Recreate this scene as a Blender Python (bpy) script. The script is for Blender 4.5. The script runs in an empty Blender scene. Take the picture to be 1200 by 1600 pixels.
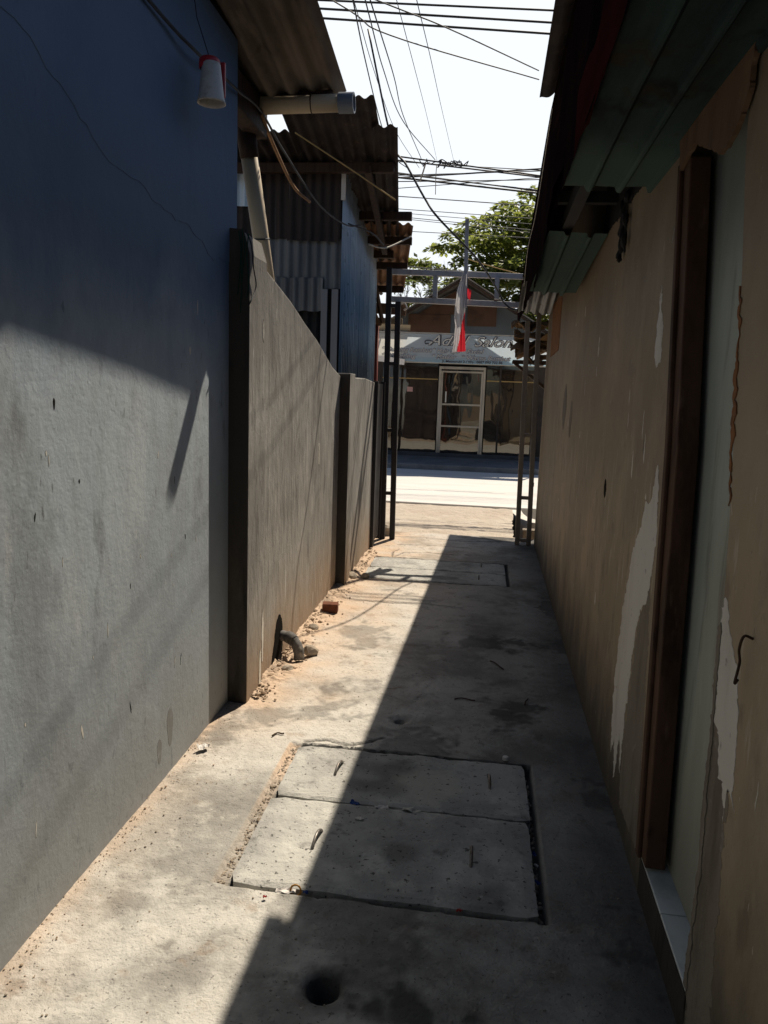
import bpy, math, random
from mathutils import Vector, Matrix, noise
random.seed(11)
R = random.Random(5)
SC = bpy.context.scene
COL = SC.collection
V = Vector
SUN_DIR = V((0.247, 0.675, 1.0)).normalized()

# ------------------------------------------------------------------ materials
def lin(c):
    return tuple(((x/255.0)/12.92 if x/255.0 <= .04045 else ((x/255.0+.055)/1.055)**2.4) for x in c)

class NT:
    def __init__(s, name):
        m = bpy.data.materials.new(name); m.use_nodes = True
        s.m = m; s.t = m.node_tree; s.n = s.t.nodes; s.l = s.t.links
        s.bsdf = s.n.get('Principled BSDF'); s.out = s.n.get('Material Output')
        s.pos = s.n.new('ShaderNodeNewGeometry').outputs['Position']
    def link(s, a, b): s.l.new(a, b)
    def noise(s, scale, detail=5, rough=.6, seed=0., warp=0):
        mp = s.n.new('ShaderNodeMapping')
        sc = scale if isinstance(scale, tuple) else (scale,)*3
        mp.inputs['Scale'].default_value = sc
        mp.inputs['Location'].default_value = (seed*3.1, seed*1.7, seed*2.3)
        s.link(s.pos, mp.inputs['Vector'])
        nz = s.n.new('ShaderNodeTexNoise')
        nz.inputs['Scale'].default_value = 1.0
        nz.inputs['Detail'].default_value = detail
        nz.inputs['Roughness'].default_value = rough
        nz.inputs['Distortion'].default_value = warp
        s.link(mp.outputs[0], nz.inputs['Vector'])
        return nz.outputs['Fac']
    def rng(s, v, lo, hi, a=0., b=1.):
        r = s.n.new('ShaderNodeMapRange'); r.interpolation_type = 'SMOOTHSTEP'
        r.inputs['From Min'].default_value = lo; r.inputs['From Max'].default_value = hi
        r.inputs['To Min'].default_value = a; r.inputs['To Max'].default_value = b
        s.link(v, r.inputs['Value']); return r.outputs['Result']
    def math(s, op, a, b=None):
        m = s.n.new('ShaderNodeMath'); m.operation = op
        for i, x in enumerate((a, b)):
            if x is None: continue
            if isinstance(x, (int, float)): m.inputs[i].default_value = x
            else: s.link(x, m.inputs[i])
        return m.outputs[0]
    def mix(s, fac, a, b, mode='MIX'):
        m = s.n.new('ShaderNodeMix'); m.data_type = 'RGBA'; m.blend_type = mode
        if isinstance(fac, (int, float)): m.inputs[0].default_value = fac
        else: s.link(fac, m.inputs[0])
        for i, x in ((6, a), (7, b)):
            if isinstance(x, tuple): m.inputs[i].default_value = (*x[:3], 1)
            else: s.link(x, m.inputs[i])
        return m.outputs[2]
    def attr(s, name):
        a = s.n.new('ShaderNodeAttribute'); a.attribute_name = name
        return a.outputs['Fac']
    def axis(s, i):
        x = s.n.new('ShaderNodeSeparateXYZ'); s.link(s.pos, x.inputs[0]); return x.outputs[i]

MATS = {}
def mat(name, base, layers=(), rough=.85, metal=0., bumps=(), spec=.3, rough_var=0, trans=0., tcol=None):
    """base colour + a list of layers. A layer is
       ('n', colour, scale, lo, hi, strength[, seed, detail]) noise masked
       ('z', colour, z_from, z_to, strength[, wobble])         height masked, edge broken by noise
       ('x'|'y', colour, from, to, strength[, wobble])
       ('a', attribute, colour, strength)                      mesh attribute"""
    t = NT(name); c = base
    for i, L in enumerate(layers):
        if L[0] == 'n':
            sd = L[6] if len(L) > 6 else i+1; dt = L[7] if len(L) > 7 else 6
            f = t.rng(t.noise(L[2], dt, .62, sd), L[3], L[4], 0, L[5])
            c = t.mix(f, c, L[1])
        elif L[0] in 'xyz':
            v = t.axis('xyz'.index(L[0]))
            w = L[5] if len(L) > 5 else .2
            v = t.math('ADD', v, t.math('MULTIPLY', t.math('SUBTRACT', t.noise((5, 5, 2.0), 6, .65, i+3), .5), w*2))
            f = t.rng(v, min(L[2], L[3]), max(L[2], L[3]), 0 if L[3] > L[2] else L[4], L[4] if L[3] > L[2] else 0)
            c = t.mix(f, c, L[1])
        elif L[0] == 'nz':     # noise masked, only within a band of heights
            f = t.rng(t.noise(L[2], 5, .62, L[8]), L[3], L[4], 0, L[5])
            v = t.math('ADD', t.axis(2), t.math('MULTIPLY', t.math('SUBTRACT', t.noise((3, 3, 2.0), 5, .65, i+3), .5), .5))
            m_ = (L[6]+L[7])/2; hw = abs(L[7]-L[6])/2
            f = t.math('MULTIPLY', f, t.rng(t.math('ABSOLUTE', t.math('SUBTRACT', v, m_)), hw*1.05, hw*.55))
            c = t.mix(f, c, L[1])
        elif L[0] == 'w':      # swirled trowel marks
            f = t.rng(t.noise(L[2], 6, .65, i+2, L[6]), L[3], L[4], 0, L[5])
            c = t.mix(f, c, L[1])
        elif L[0] == 'a':
            f = t.math('MULTIPLY', t.attr(L[1]), L[3])
            c = t.mix(f, c, L[2])
    if isinstance(c, tuple): t.bsdf.inputs['Base Color'].default_value = (*c, 1)
    else: t.link(c, t.bsdf.inputs['Base Color'])
    t.bsdf.inputs['Roughness'].default_value = rough
    if rough_var:
        t.link(t.rng(t.noise(9, 5, .6, 9), .3, .7, max(0.05, rough-rough_var), min(1, rough+rough_var)), t.bsdf.inputs['Roughness'])
    t.bsdf.inputs['Metallic'].default_value = metal
    t.bsdf.inputs['Specular IOR Level'].default_value = spec
    last = None
    for (sc, st, dist) in bumps:
        b = t.n.new('ShaderNodeBump'); b.inputs['Strength'].default_value = st; b.inputs['Distance'].default_value = dist
        t.link(t.noise(sc, 6, .65, 4), b.inputs['Height'])
        if last is not None: t.link(last, b.inputs['Normal'])
        last = b.outputs[0]
    if last is not None: t.link(last, t.bsdf.inputs['Normal'])
    if trans:
        tr = t.n.new('ShaderNodeBsdfTranslucent')
        tc = tcol if tcol else c
        if isinstance(tc, tuple): tr.inputs['Color'].default_value = (*tc, 1)
        else: t.link(tc, tr.inputs['Color'])
        mx = t.n.new('ShaderNodeMixShader'); mx.inputs[0].default_value = trans
        t.link(t.bsdf.outputs[0], mx.inputs[1]); t.link(tr.outputs[0], mx.inputs[2])
        t.link(mx.outputs[0], t.out.inputs['Surface'])
    MATS[name] = t.m
    return t.m

M_path = mat('path_concrete', (.44, .425, .39), [
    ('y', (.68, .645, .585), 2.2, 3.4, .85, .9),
    ('n', (.27, .255, .23), 1.7, .40, .60, .8),
    ('n', (.68, .655, .60), 2.3, .46, .62, .85, 12),
    ('w', (.24, .225, .20), 3.2, .53, .70, .6, 1.2),
    ('n', (.60, .57, .51), 8.0, .56, .70, .6, 15),
    ('n', (.19, .175, .155), 13.0, .58, .70, .5, 6),
    ('a', 'dirt', (.68, .50, .355), .9),
    ('n', (.30, .20, .13), 10., .58, .70, .4, 14),
    ('n', (.10, .09, .08), 62., .64, .70, .7, 7, 3),
    ('n', (.16, .145, .125), 26., .68, .73, .6, 23, 3),
    ('n', (.70, .67, .62), 48., .67, .73, .6, 3, 3),
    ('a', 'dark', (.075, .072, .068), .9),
    ('n', (.05, .045, .04), 115., .67, .72, .7, 5, 2)],
    rough=.92, bumps=[(5, .5, .03), (26, .55, .014), (80, .6, .007), (190, .4, .003)], spec=.2)
M_slab = mat('slab_concrete', (.54, .53, .49), [
    ('n', (.37, .36, .34), 3.6, .40, .60, .8),
    ('n', (.68, .665, .61), 6.0, .50, .68, .75),
    ('n', (.15, .14, .13), 11.0, .57, .70, .55),
    ('a', 'pale', (.60, .57, .50), .9),
    ('a', 'stain', (.085, .08, .075), .85),
    ('n', (.07, .065, .06), 60., .62, .68, .85, 7, 3),
    ('n', (.14, .13, .115), 28., .67, .72, .6, 23, 3),
    ('n', (.64, .62, .58), 50., .67, .73, .6, 3, 3)],
    rough=.9, bumps=[(7, .5, .025), (34, .5, .012), (90, .5, .006), (190, .35, .003)], spec=.2)
M_dirt = mat('dry_dirt', (.47, .35, .25), [('n', (.56, .44, .33), 14, .4, .7, .8), ('n', (.3, .2, .13), 30, .55, .75, .8)], rough=.97,
    bumps=[(40, .6, .01)], spec=.1)
M_gravel = mat('apron_gravel', (.60, .52, .43), [
    ('n', (.50, .41, .33), 1.3, .4, .7, .8), ('n', (.68, .61, .52), 3.5, .5, .72, .7),
    ('n', (.2, .15, .11), 35, .62, .72, .8, 4, 3), ('n', (.62, .55, .46), 60, .64, .74, .7, 6, 2)],
    rough=.95, bumps=[(28, .7, .02), (90, .5, .008)], spec=.15)
M_road = mat('road_concrete', (.78, .76, .72), [
    ('n', (.68, .65, .61), (.4, 2.2, 1), .42, .7, .8), ('n', (.82, .80, .77), (.8, 5, 1), .5, .75, .6),
    ('n', (.34, .31, .28), (1.5, 9, 1), .64, .76, .7), ('n', (.2, .18, .16), 60, .69, .76, .6, 5, 2)],
    rough=.88, bumps=[(30, .3, .01)], spec=.25)
M_pave = mat('pavement_cement', (.25, .25, .25), [('n', (.16, .16, .165), 2.5, .4, .68, .8), ('n', (.33, .32, .31), 7, .55, .75, .6)],
    rough=.9, bumps=[(25, .4, .01)], spec=.2)
M_ground = mat('ground_earth', (.28, .22, .16), [('n', (.18, .14, .10), 1.2, .4, .7, .8), ('n', (.36, .29, .21), 5, .5, .75, .6)], rough=.95,
    bumps=[(20, .6, .02)], spec=.1)
M_blue = mat('blue_plaster', (.57, .645, .70), [
    ('n', (.46, .51, .55), .9, .42, .66, .7),
    ('n', (.70, .75, .78), (1.4, 1.4, .55), .50, .68, .7),
    ('w', (.47, .505, .53), (2.2, 2.2, 1.2), .48, .66, .55, 2.2),
    ('n', (.30, .32, .335), (1.5, 1.5, .9), .55, .69, .7, 8),
    ('n', (.74, .77, .78), (5, 5, 1.6), .58, .70, .5, 21),
    ('z', (.36, .34, .30), .62, .10, .8, .34),
    ('n', (.20, .205, .21), (6, 6, 2.2), .60, .72, .5, 18),
    ('nz', (.12, .11, .10), (30, 30, 14), .60, .68, .7, -.3, .55, 4),
    ('n', (.19, .195, .20), (38, 38, 10), .665, .71, .7, 5, 4),
    ('n', (.84, .85, .85), (34, 34, 8), .68, .73, .65, 2, 4),
    ('z', (.32, .355, .39), 1.25, .45, .6, .35),
    ('z', (.14, .225, .36), 1.40, 2.0, .88, .22)],  # upper wall a deeper blue, its shade painted in
    rough=.85, bumps=[(1.1, .10, .04), ((4, 4, 2), .22, .016), (18, .26, .007), (60, .25, .004)], spec=.2)
M_gray = mat('bare_cement_wall', (.47, .45, .415), [
    ('n', (.30, .285, .265), (2.0, 2.0, .7), .40, .62, .8),
    ('n', (.60, .575, .535), (4, 4, 2.2), .50, .68, .7),
    ('n', (.33, .31, .285), (1.6, 1.6, 1.8), .52, .66, .6, 31),
    ('w', (.23, .215, .195), (3, 3, 1.2), .52, .68, .6, 1.5),
    ('n', (.17, .16, .145), (8, 8, 2.0), .57, .72, .6),
    ('n', (.07, .066, .06), (18, 18, .8), .63, .72, .65, 11),
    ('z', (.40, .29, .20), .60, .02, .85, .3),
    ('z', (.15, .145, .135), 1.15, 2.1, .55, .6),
    ('n', (.74, .72, .68), (34, 34, 4), .66, .72, .75, 2, 3),
    ('n', (.09, .085, .08), (50, 50, 9), .67, .72, .65, 6, 3)],
    rough=.9, bumps=[((5, 5, 1.5), .4, .03), ((20, 20, 5), .35, .012), (70, .35, .004)], spec=.2)
M_shadecement = mat('shade_black_cement', (.075, .068, .06), [('n', (.14, .12, .10), (4, 4, 1.2), .5, .74, .8), ('n', (.03, .032, .028), (9, 9, 2), .5, .7, .8)],
    rough=.93, bumps=[(18, .5, .014)], spec=.15)  # near-black for the pillars' near faces, their shade put into the colour
M_tan = mat('tan_plaster', (.47, .37, .25), [
    ('n', (.34, .275, .19), (1.1, 1.1, .9), .4, .62, .8),
    ('n', (.55, .45, .32), (3, 3, 1.6), .50, .70, .5),
    ('n', (.27, .22, .155), (5, 5, 3.6), .56, .72, .55),
    ('w', (.32, .26, .19), (2.5, 2.5, 1.8), .54, .68, .55, 1.8),
    ('nz', (.70, .63, .52), (28, 28, 3.5), .56, .68, .55, .70, 1.40, 9),
    ('nz', (.17, .14, .105), (9, 9, 5), .55, .68, .5, .3, 1.3, 3),
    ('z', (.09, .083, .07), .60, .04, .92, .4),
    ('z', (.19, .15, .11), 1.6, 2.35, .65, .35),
    ('n', (.78, .72, .62), (50, 50, 14), .69, .74, .6, 2, 3),
    ('n', (.10, .085, .07), (44, 44, 18), .68, .73, .6, 12, 3)],
    rough=.66, bumps=[(3, .4, .025), (14, .3, .008), (80, .25, .002)], spec=.25)
M_peel = mat('white_undercoat', (.84, .80, .72), [('n', (.66, .62, .54), (7, 7, 1.5), .45, .7, .8), ('n', (.25, .22, .18), 30, .62, .74, .6)],
    rough=.9, bumps=[(30, .3, .004)], spec=.2)
M_rawplaster = mat('exposed_mortar', (.30, .26, .21), [('n', (.17, .145, .115), (9, 9, 2), .45, .7, .8), ('n', (.46, .42, .35), 16, .6, .75, .7)],
    rough=.95, bumps=[(24, .6, .01)], spec=.1)
M_brickdust = mat('exposed_brick', (.34, .15, .06), [('n', (.18, .09, .05), 18, .45, .7, .9)], rough=.95, bumps=[(30, .6, .01)])
M_hole = mat('dark_hollow', (.015, .013, .011), rough=1., spec=.05)
M_wood_dark = mat('dark_brown_wood', (.062, .034, .022), [('n', (.03, .018, .013), (30, 30, 1.5), .4, .68, .9), ('n', (.11, .065, .042), (18, 18, 1.2), .58, .75, .7)],
    rough=.72, bumps=[(30, .4, .004), ((60, 60, 3), .4, .003)], spec=.3)
M_frame = mat('worn_brown_frame', (.135, .075, .048), [('n', (.055, .03, .02), (9, 9, 2.2), .42, .64, .85), ('n', (.24, .15, .10), (18, 18, 4), .58, .72, .7), ('n', (.03, .02, .015), (5, 5, 3), .58, .72, .8)],
    rough=.8, bumps=[(30, .4, .005)], spec=.25)
M_wood = mat('weathered_wood', (.20, .125, .08), [('n', (.11, .07, .048), (14, 14, 5), .42, .7, .8), ('n', (.28, .19, .12), 8, .55, .75, .7)],
    rough=.85, bumps=[((40, 40, 10), .4, .004)], spec=.2)
M_plank = mat('pale_plank', (.43, .34, .22), [('n', (.32, .24, .15), (3, 20, 20), .42, .7, .8)], rough=.8, spec=.2)
M_door = mat('pale_green_door', (.58, .63, .56), [('n', (.42, .46, .41), (3, 3, .5), .40, .62, .85), ('n', (.17, .16, .125), (8, 8, 1), .56, .7, .7), ('z', (.10, .105, .09), 1.75, 2.1, .6, .15), ('z', (.34, .30, .21), .75, .12, .6, .25),  # top darkened to paint in the shadow bands, grime lower down
    ('n', (.62, .67, .62), (26, 26, 5), .62, .75, .5)], rough=.55, bumps=[((40, 40, 4), .25, .002)], spec=.35)
M_tile = mat('white_floor_tile', (.86, .90, .85), [('n', (.5, .54, .48), 9, .45, .7, .6), ('n', (.3, .28, .22), 14, .64, .76, .6)], rough=.28, spec=.5)
M_rust = mat('rusty_zinc', (.060, .047, .043), [('n', (.032, .026, .026), (6, 6, 1.4), .40, .62, .85), ('n', (.13, .085, .065), (12, 12, 1), .56, .72, .75),
    ('n', (.015, .014, .015), 4, .56, .72, .75), ('n', (.12, .12, .12), (16, 16, 1), .62, .72, .6, 19)], rough=.75, metal=.1, bumps=[(40, .3, .003)], spec=.25)
M_rustlit = mat('lit_rust_zinc', (.26, .14, .075), [('n', (.14, .07, .045), 5, .4, .66, .85), ('n', (.36, .24, .13), 9, .56, .75, .7)], rough=.75, metal=.15,
    bumps=[(40, .3, .003)], spec=.3)  # brighter rust, the warm bounce light put into its colour
M_zinc = mat('aged_zinc', (.22, .225, .225), [('n', (.13, .13, .135), (6, 6, 1), .42, .68, .85), ('n', (.10, .075, .06), (9, 9, 1.2), .57, .74, .8),
    ('n', (.32, .33, .33), (20, 20, 1.5), .6, .76, .6)], rough=.55, metal=.4, bumps=[(40, .25, .003)], spec=.4)
M_zincdark = mat('black_zinc', (.02, .02, .022), [('n', (.05, .045, .045), (9, 9, 1), .55, .75, .7)], rough=.7, metal=.1, spec=.3)
M_bluezinc = mat('blue_painted_zinc', (.27, .44, .62), [('n', (.15, .28, .44), (8, 8, .6), .42, .7, .8), ('n', (.50, .62, .74), (16, 16, .6), .60, .76, .6),
    ('z', (.028, .06, .11), 2.05, 1.62, .9, .12), ('z', (.74, .84, .92), 2.15, 2.85, .9, .2)],  # darker foot; pale top is the sky sheen painted in
    rough=.36, metal=.2, rough_var=.1, bumps=[(30, .2, .003)], spec=.5)
M_leftroof = mat('left_roof_tin', (.26, .215, .175), [('n', (.13, .105, .09), (4, 1.2, 4), .40, .62, .85), ('n', (.40, .34, .28), (9, 1.3, 9), .56, .75, .7),
    ('n', (.05, .035, .03), 5, .58, .74, .7)], rough=.8, metal=.0, bumps=[(40, .3, .003)], spec=.2)
M_greentin = mat('green_painted_tin', (.042, .072, .070), [('n', (.018, .03, .032), (5, 1.0, 5), .40, .64, .85), ('n', (.04, .055, .045), (14, 2, 14), .54, .70, .7),
    ('n', (.045, .03, .018), 5, .55, .70, .8), ('n', (.006, .007, .008), 3, .54, .7, .8, 17), ('y', (.10, .16, .14), 2.35, 2.75, .8, .06)], rough=.85, bumps=[(30, .3, .003)], spec=.15)
M_fascia = mat('purple_rust_tin', (.020, .0105, .0105), [('n', (.010, .007, .008), (5, 3, 3), .40, .62, .85), ('n', (.042, .018, .015), (3, 2, 6), .54, .70, .7), ('n', (.03, .024, .024), (9, 9, 1), .56, .72, .6)],
    rough=1., bumps=[(40, .3, .003)], spec=0.)
M_fascia_red = mat('faded_red_tin', (.062, .015, .014), [('n', (.025, .009, .01), (5, 1, 4), .42, .66, .85)], rough=1., spec=0.)
M_pvc = mat('old_pvc', (.66, .53, .36), [('n', (.46, .35, .22), (4, 4, 2), .45, .72, .8), ('n', (.22, .18, .13), 11, .62, .76, .6)], rough=.5, spec=.4)
M_pvcgray = mat('gray_pvc', (.20, .23, .28), rough=.45, spec=.45)
M_stub = mat('broken_gray_pipe', (.20, .19, .18), [('n', (.08, .075, .07), 14, .42, .62, .85), ('n', (.45, .41, .35), 20, .58, .74, .7)], rough=.8, bumps=[(40, .4, .006)], spec=.2)
M_post = mat('grayish_post', (.30, .30, .32), rough=.8)
M_smudge = mat('wall_smudge', (.255, .255, .25), [('n', (.35, .36, .37), 30, .45, .7, .7)], rough=.9, spec=.1)
M_gate = mat('dull_gray_steel', (.52, .51, .53), [('n', (.36, .33, .32), (9, 9, 3), .45, .7, .8), ('n', (.20, .11, .07), 15, .63, .76, .7)], rough=.5, metal=.1,
    bumps=[(60, .2, .002)], spec=.4)
M_gatedark = mat('dark_painted_steel', (.035, .032, .035), [('n', (.07, .055, .05), (9, 9, 2), .5, .75, .7)], rough=.55, metal=.2, spec=.4)
M_gatebrown = mat('brown_gray_steel', (.34, .29, .24), [('n', (.22, .18, .14), (9, 9, 2), .45, .7, .8), ('n', (.44, .39, .34), 12, .6, .76, .6)], rough=.6, metal=.25, spec=.35)
M_red = mat('flag_red', (.58, .035, .05), [('n', (.42, .02, .035), 9, .45, .7, .6)], rough=.8, trans=.45, tcol=(.75, .04, .06))
M_white = mat('flag_white', (.72, .71, .74), [('n', (.60, .59, .64), 9, .45, .7, .6)], rough=.8, trans=.35, tcol=(.75, .73, .74))
M_cup = mat('white_plastic', (.72, .70, .66), [('n', (.52, .48, .40), 25, .45, .70, .7), ('n', (.35, .31, .26), 60, .6, .72, .6)], rough=.45, spec=.4)
M_redplastic = mat('red_plastic', (.50, .03, .045), rough=.4, spec=.5)
M_cable = mat('black_cable', (.022, .027, .04), rough=.55, spec=.4)
M_cablegray = mat('gray_cable', (.11, .115, .125), rough=.6, spec=.3)
M_rope = mat('frayed_rope', (.38, .22, .12), [('n', (.22, .12, .065), 60, .4, .7, .8)], rough=.95)
M_yellow = mat('yellow_cord', (.42, .29, .12), rough=.8)
M_cord = mat('green_cord', (.012, .06, .04), rough=.7)
M_wirewhite = mat('white_wire', (.55, .52, .45), rough=.6)
M_steel = mat('bare_rebar', (.26, .245, .23), [('n', (.11, .08, .06), 50, .42, .66, .85)], rough=.42, metal=.5, spec=.5)
M_brick = mat('red_brick', (.18, .07, .038), [('n', (.10, .04, .025), 25, .45, .7, .8)], rough=.95, bumps=[(50, .5, .005)])
M_stone = mat('rubble_stone', (.42, .36, .29), [('n', (.28, .21, .15), 14, .42, .7, .8), ('n', (.55, .47, .38), 20, .6, .75, .6)], rough=.95, bumps=[(40, .6, .008)])
M_gable = mat('gable_zinc', (.16, .175, .185), [('n', (.10, .11, .12), (3, 3, .7), .42, .68, .8), ('n', (.22, .24, .25), (9, 9, 1), .58, .76, .6)], rough=.6, metal=.2, spec=.3)
M_gablerust = mat('gable_rust', (.15, .082, .052), [('n', (.09, .05, .035), 3, .42, .68, .85)], rough=.8, metal=.1, spec=.25)
M_rooftin = mat('roof_edge_tin', (.27, .25, .22), [('n', (.16, .13, .11), 4, .42, .7, .8)], rough=.6, metal=.3)
M_alu = mat('aluminium_frame', (.50, .46, .40), [('n', (.36, .32, .27), (8, 8, 2), .45, .7, .7)], rough=.42, metal=.5, spec=.5)
M_salonwall = mat('salon_dark_wall', (.055, .045, .038), [('n', (.03, .026, .024), 4, .42, .7, .8)], rough=.8)
M_plinth = mat('salon_plinth', (.10, .10, .105), [('n', (.06, .06, .065), 3, .42, .7, .8)], rough=.85)
M_paper = mat('pink_paper', (.62, .36, .33), rough=.8)
M_bark = mat('tree_bark', (.10, .08, .06), [('n', (.05, .04, .03), (20, 20, 4), .42, .7, .8)], rough=.95, bumps=[(30, .6, .02)])
M_twig = mat('bare_twig', (.15, .135, .115), rough=.95)
M_black_lt = mat('lettering_black', (.055, .055, .075), rough=.6)
M_gray_lt = mat('lettering_gray', (.20, .21, .26), rough=.6)
M_white_lt = mat('lettering_white', (.80, .79, .76), rough=.6, trans=.4, tcol=(.8, .78, .72))
M_trash_w = mat('litter_white', (.78, .74, .70), rough=.6)
M_trash_b = mat('litter_blue', (.03, .09, .33), rough=.4)
M_trash_r = mat('litter_red', (.45, .05, .05), rough=.5)
M_trash_y = mat('litter_amber', (.45, .22, .04), rough=.35)
M_leafdry = mat('dry_leaf', (.075, .045, .028), rough=.9)
M_card = mat('scrap_board', (.30, .19, .10), [('n', (.16, .095, .05), 9, .42, .7, .9), ('n', (.45, .32, .19), 14, .58, .75, .7)], rough=.9, trans=.15)
M_poleRed = mat('rust_red_pole', (.22, .055, .04), [('n', (.12, .035, .03), 9, .45, .7, .7)], rough=.6)
M_cream = mat('cream_render', (.50, .44, .34), [('n', (.40, .34, .26), 1.2, .42, .7, .7)], rough=.9)

def banner_mat():
    t = NT('banner_print')
    x = t.axis(0); z = t.axis(2)
    # pale blue cloth, soft vertical bands; off-white left end paints in its sunlight
    f = t.rng(t.noise((1.6, 1, .3), 3, .5, 2), .35, .7)
    c = t.mix(f, (.66, .78, .88), (.76, .84, .90))
    c = t.mix(t.rng(z, 2.22, 2.05, 0, 0.8), c, (.42, .66, .82))
    lt = t.rng(x, -1.45, -1.85, 0, .85)
    c = t.mix(lt, c, (.84, .81, .74))
    c = t.mix(t.rng(t.noise(8, 6, .6, 5), .55, .75, 0, .35), c, (.55, .58, .60))
    t.link(c, t.bsdf.inputs['Base Color']); t.bsdf.inputs['Roughness'].default_value = .55
    tr = t.n.new('ShaderNodeBsdfTranslucent'); t.link(c, tr.inputs['Color'])
    mx = t.n.new('ShaderNodeMixShader'); mx.inputs[0].default_value = .6
    t.link(t.bsdf.outputs[0], mx.inputs[1]); t.link(tr.outputs[0], mx.inputs[2]); t.link(mx.outputs[0], t.out.inputs['Surface'])
    return t.m
M_banner = banner_mat()

def glass_mat():
    # dark reflective window film, a little wavy, with the brown of a curtain behind it
    t = NT('reflective_film')
    c = t.mix(t.rng(t.noise((7, 7, .25), 3, .5, 2), .4, .65), (.016, .012, .010), (.034, .024, .018))
    t.link(c, t.bsdf.inputs['Base Color'])
    t.bsdf.inputs['Roughness'].default_value = .6; t.bsdf.inputs['Specular IOR Level'].default_value = .1
    g = t.n.new('ShaderNodeBsdfGlossy'); g.inputs['Color'].default_value = (.70, .66, .58, 1); g.inputs['Roughness'].default_value = .015
    b = t.n.new('ShaderNodeBump'); b.inputs['Strength'].default_value = .09; b.inputs['Distance'].default_value = .06
    t.link(t.noise((2.2, 2.2, 1.1), 2, .4, 1), b.inputs['Height'])
    t.link(b.outputs[0], g.inputs['Normal'])
    mx = t.n.new('ShaderNodeMixShader'); mx.inputs[0].default_value = .15
    t.link(t.bsdf.outputs[0], mx.inputs[1]); t.link(g.outputs[0], mx.inputs[2]); t.link(mx.outputs[0], t.out.inputs['Surface'])
    return t.m
M_glass = glass_mat()

def leaf_mat(name, a, b, tcol):
    t = NT(name)
    c = t.mix(t.rng(t.noise(2.2, 4, .6, 1), .35, .65), a, b)
    c = t.mix(t.math('MULTIPLY', t.attr('tone'), .8), c, (.016, .032, .010))
    t.link(c, t.bsdf.inputs['Base Color']); t.bsdf.inputs['Roughness'].default_value = .45; t.bsdf.inputs['Specular IOR Level'].default_value = .4
    tr = t.n.new('ShaderNodeBsdfTranslucent')
    t.link(t.mix(t.math('MULTIPLY', t.attr('tone'), .62), tcol, (.05, .09, .015)), tr.inputs['Color'])
    mx = t.n.new('ShaderNodeMixShader'); mx.inputs[0].default_value = .5
    t.link(t.bsdf.outputs[0], mx.inputs[1]); t.link(tr.outputs[0], mx.inputs[2]); t.link(mx.outputs[0], t.out.inputs['Surface'])
    return t.m
M_leaf = leaf_mat('broad_leaf', (.08, .13, .035), (.13, .17, .05), (.46, .52, .11))
M_leaf2 = leaf_mat('sparse_leaf', (.10, .15, .05), (.15, .19, .07), (.32, .40, .12))

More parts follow.
